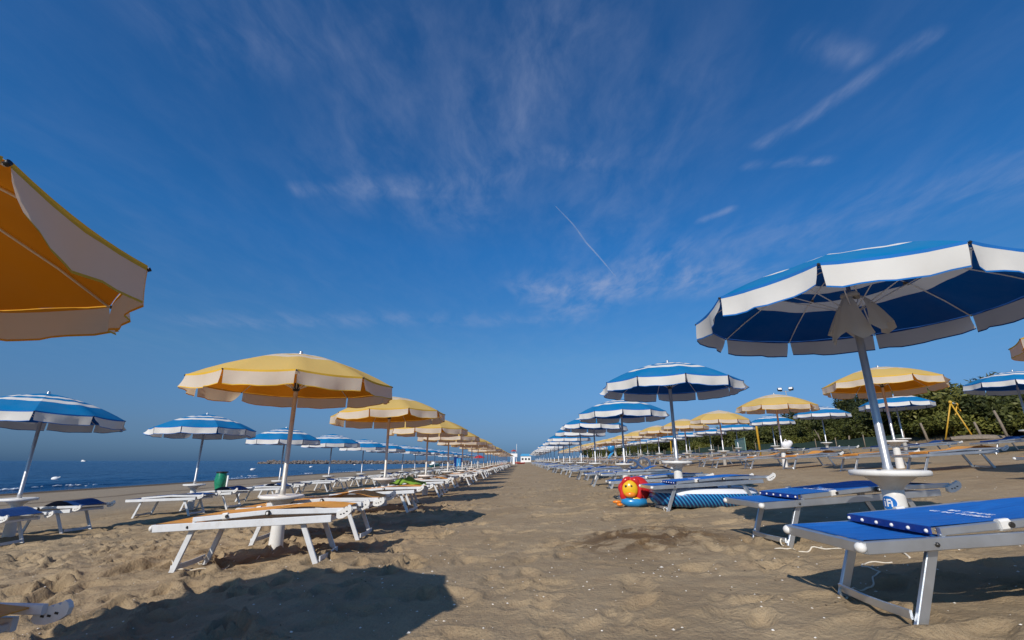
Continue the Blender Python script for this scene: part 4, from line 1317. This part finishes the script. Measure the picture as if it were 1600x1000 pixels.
# ------------------------------------------------------------------ far end of the aisle
def far_end():
    x, y = -2.6, 150.0
    o = empty("lifeguard_tower", (x, y, H(x, y)), 0, "white lifeguard tower with a red roof at the end of the aisle", "lifeguard tower")
    for sx in (-1, 1):
        for sy in (-1, 1):
            mb = MB(); mb.bar((sx*1.0, sy*1.0, -.2), (sx*.7, sy*.7, 2.1), .16, .16); put("leg", mb.mesh("tower_leg", M["white"]), o)
    mb = MB(); mb.box((0, 0, 2.15), (2.2, 2.2, .12)); mb.box((0, -1.05, 2.7), (2.2, .06, .9)); mb.box((1.05, 0, 2.7), (.06, 2.0, .9)); mb.box((-1.05, 0, 2.7), (.06, 2.0, .9)); put("platform", mb.mesh("platform", M["white"]), o)
    for sx in (-1, 1):
        for sy in (-1, 1):
            mb = MB(); mb.bar((sx*.55, sy*.55, 2.2), (sx*.55, sy*.55, 3.8), .07, .07); put("roof_post", mb.mesh("roof_post", M["white"]), o)
    mb = MB(); mb.box((0, 0, 3.85), (1.5, 1.5, .12)); mb.lathe([(1.0, 3.9), (.1, 4.35), (0, 4.36)], 4, 0, smooth=False); put("roof", mb.mesh("tower_roof", M["roof_red"]), o)
    mb = MB(); mb.tube([(.9, 0, 2.1), (.9, 0, 6.0)], .05, 6); put("mast", mb.mesh("tower_mast", M["white"]), o)
    mb = MB(); mb.bar((0, -1.1, 2.1), (0, -2.4, 0), .6, .08); put("ladder", mb.mesh("tower_ladder", M["white"]), o)
    for rx, ry, lab in ((-4.6, 140, "red rescue boat on the sand left of the lifeguard tower"), (-.6, 146, "red rescue boat on the sand right of the lifeguard tower")):
        mb = MB(); P = []
        for i in range(9):
            t = i/8; w = .62*math.sin(math.pi*(.14+.72*t))**.7; P.append([(-1.4+2.8*t, w*math.cos(a), .32-.42*math.sin(a)*1.0+.1*(2*t-1)**2) for a in np.linspace(0, math.pi, 8)])
        mb.grid(P); mb.box((0, 0, .30), (2.2, .85, .05), 1)
        obj1("rescue_boat", mb, (M["red"], M["white"]), lab, "boat", (rx, ry, H(rx, ry)+.12), (0, 0, R(10)))
    x, y = 1.9, 262.0
    o = empty("beach_building", (x, y, H(x, y)), 0, "low white beach building with a blue roof closing the aisle", "building")
    mb = MB(); mb.box((0, 0, 1.5), (5.4, 6, 3.2)); put("wall", mb.mesh("building_wall", M["white"]), o)
    mb = MB(); mb.prism([(-3.1, 3.1), (3.1, 3.1), (2.2, 4.3), (-2.2, 4.3)], 6.6); put("roof", mb.mesh("building_roof", M["b_blue"]), o)
    for wx in (-1.7, 0, 1.7):
        mb = MB(); mb.box((wx, -3.02, 1.6), (1.0, .08, 1.0)); put("window", mb.mesh("building_window", M["glass"]), o)
    # far dark trees closing the beach
    q = random.Random(77)
    bl = [(q.uniform(-2, 2), q.uniform(-2, 2), q.uniform(1.5, 4.5), q.uniform(1, 1.7), q.uniform(1, 1.7), q.uniform(.8, 1.4)) for _ in range(12)]
    cm = foliage("far_crown", bl, 1500, .34, M["leaf_b"], 500); tm = trunk("far_trunk", 4.5, 1.6, 60, .16)
    for k in range(26):
        x = 22+k*2.1+q.uniform(-1, 1); y = 165+k*2.2+q.uniform(-10, 16)
        o = empty("tree", (x, y, H(x, y)), q.uniform(0, 6), "small distant dark tree beyond the far end of the right-hand rows", "tree", "distant trees beyond the rows")
        s = q.uniform(.6, .95); o.scale = (s, s, s*.9); put("crown", cm, o); put("trunk", tm, o)
    # blue slide toy right of the aisle
    x, y = 12.6, 69.0
    o = empty("slide", (x, y, H(x, y)), R(20), "blue play slide with a round blue top far off among yellow umbrellas", "slide")
    mb = MB(); mb.ball((0, 0, 1.75), .55, 0, 12, 8); put("dome", mb.mesh("slide_dome", M["v_blue"]), o)
    mb = MB(); mb.bar((.2, 0, 1.2), (-.9, 0, .1), .6, .08); put("chute", mb.mesh("slide_chute", M["b_blue"]), o)
    for s in (-.3, .3):
        mb = MB(); mb.bar((.35, s, 0), (.35, s, 1.5), .07, .07); put("post", mb.mesh("slide_post", M["white"]), o)
    # boat left, by the breakwater root
    x, y = -25.0, 140.0
    o = empty("pedal_boat", (x, y, H(x, y)), R(60), "white and teal pedal boat drawn up on the sand near the water", "boat")
    P = []
    mb = MB()
    for i in range(9):
        t = i/8; w = .8*math.sin(math.pi*(.16+.7*t))**.6; P.append([(-2+4*t, w*math.cos(a), .75-.75*math.sin(a)+.35*(t)**2) for a in np.linspace(0, math.pi, 8)])
    mb.grid(P); put("hull", mb.mesh("pedal_hull", M["teal"]), o)
    mb = MB(); mb.box((0, 0, .8), (3.2, 1.2, .3)); mb.box((-.6, 0, 1.2), (.5, 1.1, .6)); put("deck", mb.mesh("pedal_deck", M["white"]), o)
    # red parasol and blue frames between the far left rows
    x, y = -7.6, 86.0
    o = empty("red_parasol", (x, y, H(x, y)), 0, "single small red parasol among the far left umbrellas", "parasol")
    mb = MB(); mb.lathe([(1.05, 1.75), (1.02, 1.78), (.5, 2.12), (0, 2.25)], 8, smooth=False); put("canopy", mb.mesh("red_canopy", M["red"]), o)
    mb = MB(); mb.tube([(0, 0, 0), (0, 0, 2.2)], .035, 6); put("pole", mb.mesh("red_pole", M["white"]), o)
    x, y = -11.5, 88.0
    o = empty("beach_cabin", (x, y, H(x, y)), R(10), "small navy and blue beach cabin far left among the umbrellas", "cabin")
    mb = MB(); mb.box((0, 0, 1.1), (1.6, 1.4, 2.2)); put("wall", mb.mesh("cabin_wall", M["v_navy"]), o)
    mb = MB(); mb.box((0, -.72, .95), (.7, .05, 1.8)); put("door", mb.mesh("cabin_door", M["b_blue"]), o)
    mb = MB(); mb.prism([(-.95, 2.2), (.95, 2.2), (0, 2.65)], 1.6); put("roof", mb.mesh("cabin_roof", M["white"]), o)


far_end()


# ------------------------------------------------------------------ breakwater, buoys, boat
def sea_things():
    r = np.random.default_rng(9)
    V, F = [], []
    base = np.array([(0, 0, 1), (0, 0, -1), (1, 0, 0), (-1, 0, 0), (0, 1, 0), (0, -1, 0)], float)
    fc = [(0, 2, 4), (0, 4, 3), (0, 3, 5), (0, 5, 2), (1, 4, 2), (1, 3, 4), (1, 5, 3), (1, 2, 5)]
    for _ in range(2600):
        t = r.uniform(0, 1); x = -34-t*136; y = 318+r.normal(0, 2.6)+4*math.sin(t*4)
        top = 1.75*math.exp(-((y-318-4*math.sin(t*4))/4.2)**2)*(1 if t < .97 else .5)
        z = SEA_Z+r.uniform(-.4, 1)*top+.15
        s = r.uniform(.45, 1.15)
        k = len(V)
        A = base+r.normal(0, .22, (6, 3)); th = r.uniform(0, 6.28)
        c_, s_ = math.cos(th), math.sin(th)
        for p in A: V.append((x+s*(p[0]*c_-p[1]*s_)*1.2, y+s*(p[0]*s_+p[1]*c_), z+s*.75*p[2]))
        F += [(k+a, k+b, k+c) for a, b, c in fc]
    o = put("breakwater", np_mesh("breakwater", np.array(V), np.array(F), M["stone"], smooth=False)); o["kind"] = "stuff"
    setp(o, "long low breakwater of dark rocks reaching into the sea", "breakwater")
    for px, py, lab in ((80, 748.5, "nearest white buoy floating at the far left"), (392, 734, "white buoy floating left of the nearest yellow umbrella's pole"), (484, 729.8, "small white buoy floating just right of the nearest yellow umbrella's pole"), (553, 726.2, "tiny white buoy below the breakwater, left of its neighbour"), (580, 725, "farthest tiny white buoy below the breakwater")):
        y = -(SEA_Z-CAM_Z)*765/(py-720); x = (px-816)/765*y
        mb = MB(); s = 1.0 if y < 60 else 1.25
        mb.ball((0, 0, .05*s), .30*s, 0, 10, 6, (1.25, 1, .7)); mb.tube([(.2*s, 0, .1), (.42*s, 0, .24*s)], .06*s, 6)
        obj1("buoy", mb, (M["white"],), lab, "buoy", (x, y, SEA_Z+.05), (0, 0, R(20)), "white buoys on the sea")
    x, y = (118-816)/765*1500, 1500
    mb = MB(); mb.prism([(-6, 0), (6, 0), (8, 2.2), (-6.5, 2)], 4); mb.box((-2, 0, 3.2), (6, 3, 2.6))
    obj1("motor_boat", mb, (M["white"],), "tiny white boat on the horizon at the left", "boat", (x, y, SEA_Z))


sea_things()


# ------------------------------------------------------------------ small things on the beach
def inflatables():
    # ring boat
    x, y = 2.95, 8.22
    o = empty("inflatable_boat", (x, y, G(x, y)), R(4), "blue and white striped inflatable boat under the second blue sunbed pair", "inflatable boat")
    a_, b_, tr = .72, .42, .145
    top, side = MB(), MB()
    nU, nV = 48, 16
    def pt(u, v):
        c, s = math.cos(u), math.sin(u)
        e = lambda w: math.copysign(abs(w)**.8, w)
        n = Vector((c/a_, s/b_, 0)).normalized()
        return Vector((a_*e(c), b_*e(s), tr))+n*tr*math.cos(v)+Vector((0, 0, tr*math.sin(v)))
    for mb, v0, v1 in ((top, .14*math.pi, .92*math.pi), (side, -.92*math.pi, .14*math.pi)):
        P = [[pt(2*math.pi*i/nU, v0+(v1-v0)*j/nV) for j in range(nV+1)] for i in range(nU+1)]
        mb.grid(P, None, True)
    put("top_tube", top.mesh("boat_top", M["v_white"]), o); put("striped_side", side.mesh("boat_side", M["v_stripe"]), o)
    mb = MB(); mb.lathe([(1, .05), (.7, .06), (0, .07)], 24)
    for v in mb.v: v.x *= a_*.92; v.y *= b_*.92
    put("floor", mb.mesh("boat_floor", M["v_navy"]), o)
    # seat back showing behind
    mb = MB(); mb.ball((.1, .16, .27), .2, 0, 14, 8, (1.2, .5, .55)); put("seat_back", mb.mesh("boat_seat", M["v_navy"]), o)
    # lion
    x, y = 1.84, 8.50
    g = G(x, y)
    o = empty("inflatable_lion", (x, y, g), R(-14), "inflatable lion float with a red mane and yellow face lying by the sunbed foot", "inflatable toy")
    o.scale = (.92, .92, .88)
    mb = MB()
    mb.tube([((.170+.008*math.sin(7*a))*math.cos(a)*1.0, -.03+.012*math.sin(5*a), .30+(.200+.008*math.sin(7*a+1))*math.sin(a)) for a in np.linspace(0, 2*math.pi, 61)], [.050+.006*math.sin(7*a) for a in np.linspace(0, 2*math.pi, 61)], 10, 0, False)
    mb.ball((.12, .12, .31), .23, 0, 20, 14, (1, .8, 1.05)); put("mane", mb.mesh("mane", M["v_red"]), o)
    mb = MB(); mb.ball((-.01, -.06, .315), .15, 0, 18, 12, (.95, .55, 1.12)); put("face", mb.mesh("face", M["v_yellow"]), o)
    mb = MB(); mb.ball((-.01, -.10, .225), .095, 0, 14, 9, (1.1, .65, .62)); put("muzzle", mb.mesh("muzzle", M["v_orange"]), o)
    for s in (-1, 1):
        mb = MB(); mb.ball((-.03+s*.05, -.128, .375), .021, 0, 8, 6, (1, .6, 1.1)); put("eye", mb.mesh("eye", M["black"]), o)
    mb = MB(); mb.tube([(-.17, -.03, .10), (-.05, -.05, .085), (.1, -.04, .085), (.26, .0, .09)], [.05, .085, .09, .06], 12); put("body", mb.mesh("lion_body", M["v_blue"]), o)
    mb = MB(); mb.ball((.06, -.06, .145), .07, 0, 12, 7, (1.6, .6, .5)); put("belly", mb.mesh("belly", M["v_yellow"]), o)
    mb = MB(); mb.ball((-.26, -.06, .085), .055, 0, 10, 6, (1.5, .8, .55)); mb.ball((-.21, -.07, .04), .05, 0, 10, 6, (1.2, .8, .6)); put("paw", mb.mesh("paw", M["v_orange"]), o)


inflatables()


def small_things():
    # bin
    x, y = -13.55, 22.0
    o = empty("litter_bin", (x, y, G(x, y)), R(10), "green bin bag on a stand with a white post behind the seaward sunbeds", "litter bin")
    mb = MB()
    P = []
    for i in range(9):
        t = i/8; row = []
        for j in range(17):
            a = 2*math.pi*j/16; rr = (.19+.05*math.sin(math.pi*t))*(1+.07*math.sin(a*5+t*4)+.04*math.sin(a*9)); row.append((rr*math.cos(a), rr*math.sin(a), .22+.72*t+.02*math.sin(a*4)*(t > .9)))
        P.append(row)
    mb.grid(P); mb.lathe([(.0, .21), (.15, .22), (.19, .25)], 16); put("bag", mb.mesh("bag", M["green_bag"]), o)
    mb = MB(); mb.lathe([(.20, .93), (.25, .95), (.25, .985), (.17, .995), (.17, .95)], 18); put("rim", mb.mesh("bin_rim", M["black"]), o)
    mb = MB(); mb.tube([(.29, -.05, -.2), (.29, -.05, .82)], .04, 8); put("post", mb.mesh("bin_post", M["white"]), o)
    # green towel heap on a bed
    x, y = -2.75, 11.85
    mb = MB(); P = []
    for i in range(11):
        row = []
        for j in range(11):
            u, v = i/10-.5, j/10-.5
            h = .17*math.exp(-(u*u+v*v)*9)+.03*math.sin(u*19+v*7)+.025*math.sin(v*23-u*5)
            row.append((u*.85, v*.6, max(.0, h)+.005))
        P.append(row)
    mb.grid(P, None, True, flip=True)
    obj1("green_towel", mb, (M["green_cloth"],), "crumpled lime green towel on the bed of the second yellow umbrella", "towel", (x, y, G(x, y)+.47), (0, 0, R(14)))
    # red and white ball, white hoop cushions near third blue umbrella
    x, y = 3.15, 15.3
    mb = MB(); mb.ball((0, 0, .11), .115, 0, 16, 10); mb.ball((-.05, -.03, .11), .09, 1, 14, 8)
    obj1("beach_ball", mb, (M["v_red"], M["v_white"]), "small red and white ball resting on a blue sunbed", "ball", (x, y, G(x, y)+.45))
    for k, (dx, rr, lab) in enumerate(((.30, .16, "white ring float propped beside the red and white ball"), (.66, .20, "white ring float lying right of its twin on a blue sunbed"))):
        mb = MB(); mb.tube([(rr*math.cos(a), 0, rr*math.sin(a)*.8) for a in np.linspace(0, 2*math.pi, 22)], .035, 8)
        obj1("ring_float", mb, (M["v_white"],), lab, "ring float", (x+dx, y+.1, G(x+dx, y)+.58), (R(-25), 0, R(12)), "white ring floats")
    # white bag on a table in the second row
    u, c = CANOPIES[3, 1]
    mb = MB(); mb.ball((0, 0, .12), .15, 0, 12, 8, (1.2, .8, .8)); mb.ball((.12, .02, .17), .10, 0, 10, 7); mb.tube([(-.1, 0, .18), (-.02, 0, .30), (.08, 0, .2)], .015, 6)
    obj1("white_bag", mb, (M["v_white"],), "small white bag left on a table in the second row right of the aisle", "bag", (u.location.x+.14, u.location.y-.05, u.location.z+TABLE_H))
    # cords on the sand
    def cord(pts, label, rad=.006):
        dense = []
        for a, b in zip(pts, pts[1:]):
            for t in np.linspace(0, 1, 8, endpoint=False): dense.append((a[0]+(b[0]-a[0])*t, a[1]+(b[1]-a[1])*t))
        dense.append(pts[-1])
        xs_ = np.array([p[0] for p in dense]); ys_ = np.array([p[1] for p in dense])
        for _ in range(3):
            xs_[1:-1] = (xs_[:-2]+xs_[1:-1]*2+xs_[2:])/4; ys_[1:-1] = (ys_[:-2]+ys_[1:-1]*2+ys_[2:])/4
        mb = MB(); mb.tube([(a, b, G(a, b)+rad*.7+.004*math.sin(i*.9)) for i, (a, b) in enumerate(zip(xs_, ys_))], rad, 6)
        obj1("cord", mb, (M["rope"],), label, "cord", group="white cords on the sand")
    cord([(2.2, 4.55), (2.35, 4.42), (2.5, 4.45), (2.7, 4.2), (2.85, 4.0), (2.8, 3.8)], "white cord running from the second blue sunbed's leg to the umbrella")
    cord([(1.88, 3.1), (2.02, 3.14), (2.12, 3.22), (2.2, 3.34), (2.32, 3.42), (2.28, 3.56), (2.42, 3.72), (2.58, 3.68)], "looped white cord in the shade under the nearest blue sunbed", .005)
    cord([(-3.72, 5.42), (-3.5, 5.25), (-3.25, 5.35), (-3.0, 5.75), (-2.9, 6.2), (-3.05, 6.42)], "cord on the sand under the nearest orange sunbed")
    # shells and bits
    r = np.random.default_rng(12)
    for name, n, mat, lab, smin, smax in (("shell_bits", 900, "shell", "scattered white shell fragments on the sand", .003, .011), ("dark_bits", 420, "debris", "scattered dark twigs and weed bits on the sand", .003, .010)):
        V, F = [], []
        for _ in range(n):
            y = r.uniform(1.8, 4.5)*(1+r.exponential(.6)); x = r.uniform(-1.15, 1.25)*(y+.4)
            if x < -11 or x > 9 or y > 16: continue
            if name == "dark_bits" and r.random() < .4: x, y = r.normal(1.35, .6), r.normal(5.2, .8)
            z = G(x, y); s = r.uniform(smin, smax)*(1+.5*(r.random() < .06)); k = len(V)
            th = r.uniform(0, 6.28); c_, s_ = math.cos(th), math.sin(th); el = r.uniform(.5, 1.0) if name == "shell_bits" else r.uniform(.25, .6)
            for px, py, pz in ((1, 0, 0), (0, el, 0), (-1, 0, 0), (0, -el, 0), (.1, 0, .6*el), (0, 0, -.5)):
                V.append((x+s*(px*c_-py*s_), y+s*(px*s_+py*c_), z+s*pz+s*.25))
            F += [(k, k+1, k+4), (k+1, k+2, k+4), (k+2, k+3, k+4), (k+3, k, k+4), (k+1, k, k+5), (k+2, k+1, k+5), (k+3, k+2, k+5), (k, k+3, k+5)]
        o = put(name, np_mesh(name, np.array(V), np.array(F), M[mat], smooth=False)); o["kind"] = "stuff"; o["label"] = lab


small_things()


def contrail():
    m, n, l, out = new_mat("contrail_vapour")
    d = nd(n, "ShaderNodeBsdfDiffuse", i_Color=(.8, .8, .82, 1)); t = nd(n, "ShaderNodeBsdfTransparent")
    tc = nd(n, "ShaderNodeTexCoord"); nz = nd(n, "ShaderNodeTexNoise", i_Scale=.012, i_Detail=4.0); l.new(tc.outputs["Object"], nz.inputs["Vector"])
    mr = nd(n, "ShaderNodeMapRange"); mr.inputs["From Min"].default_value = .3; mr.inputs["From Max"].default_value = .7; mr.inputs["To Min"].default_value = .04; mr.inputs["To Max"].default_value = .19; l.new(nz.outputs["Fac"], mr.inputs["Value"])
    ms = nd(n, "ShaderNodeMixShader"); l.new(mr.outputs[0], ms.inputs[0]); l.new(t.outputs[0], ms.inputs[1]); l.new(d.outputs[0], ms.inputs[2]); l.new(ms.outputs[0], out.inputs[0])
    D = [(.0718, .8611, .5033), (.090, .869, .4868), (.1077, .8761, .4699), (.122, .8835, .4525), (.1344, .89, .4356), (.148, .895, .4215), (.1608, .8989, .4076), (.178, .9045, .3875), (.196, .9098, .366)]
    pts = [tuple(4200*c for c in d_) for d_ in D]
    mb = MB(); mb.tube(pts, [2.5, 5, 6.5, 7.5, 7.5, 7, 7, 6, 2], 8)
    obj1("contrail", mb, (m,), "thin white vapour trail slanting across the blue sky", "contrail")


contrail()
bpy.context.view_layer.update()
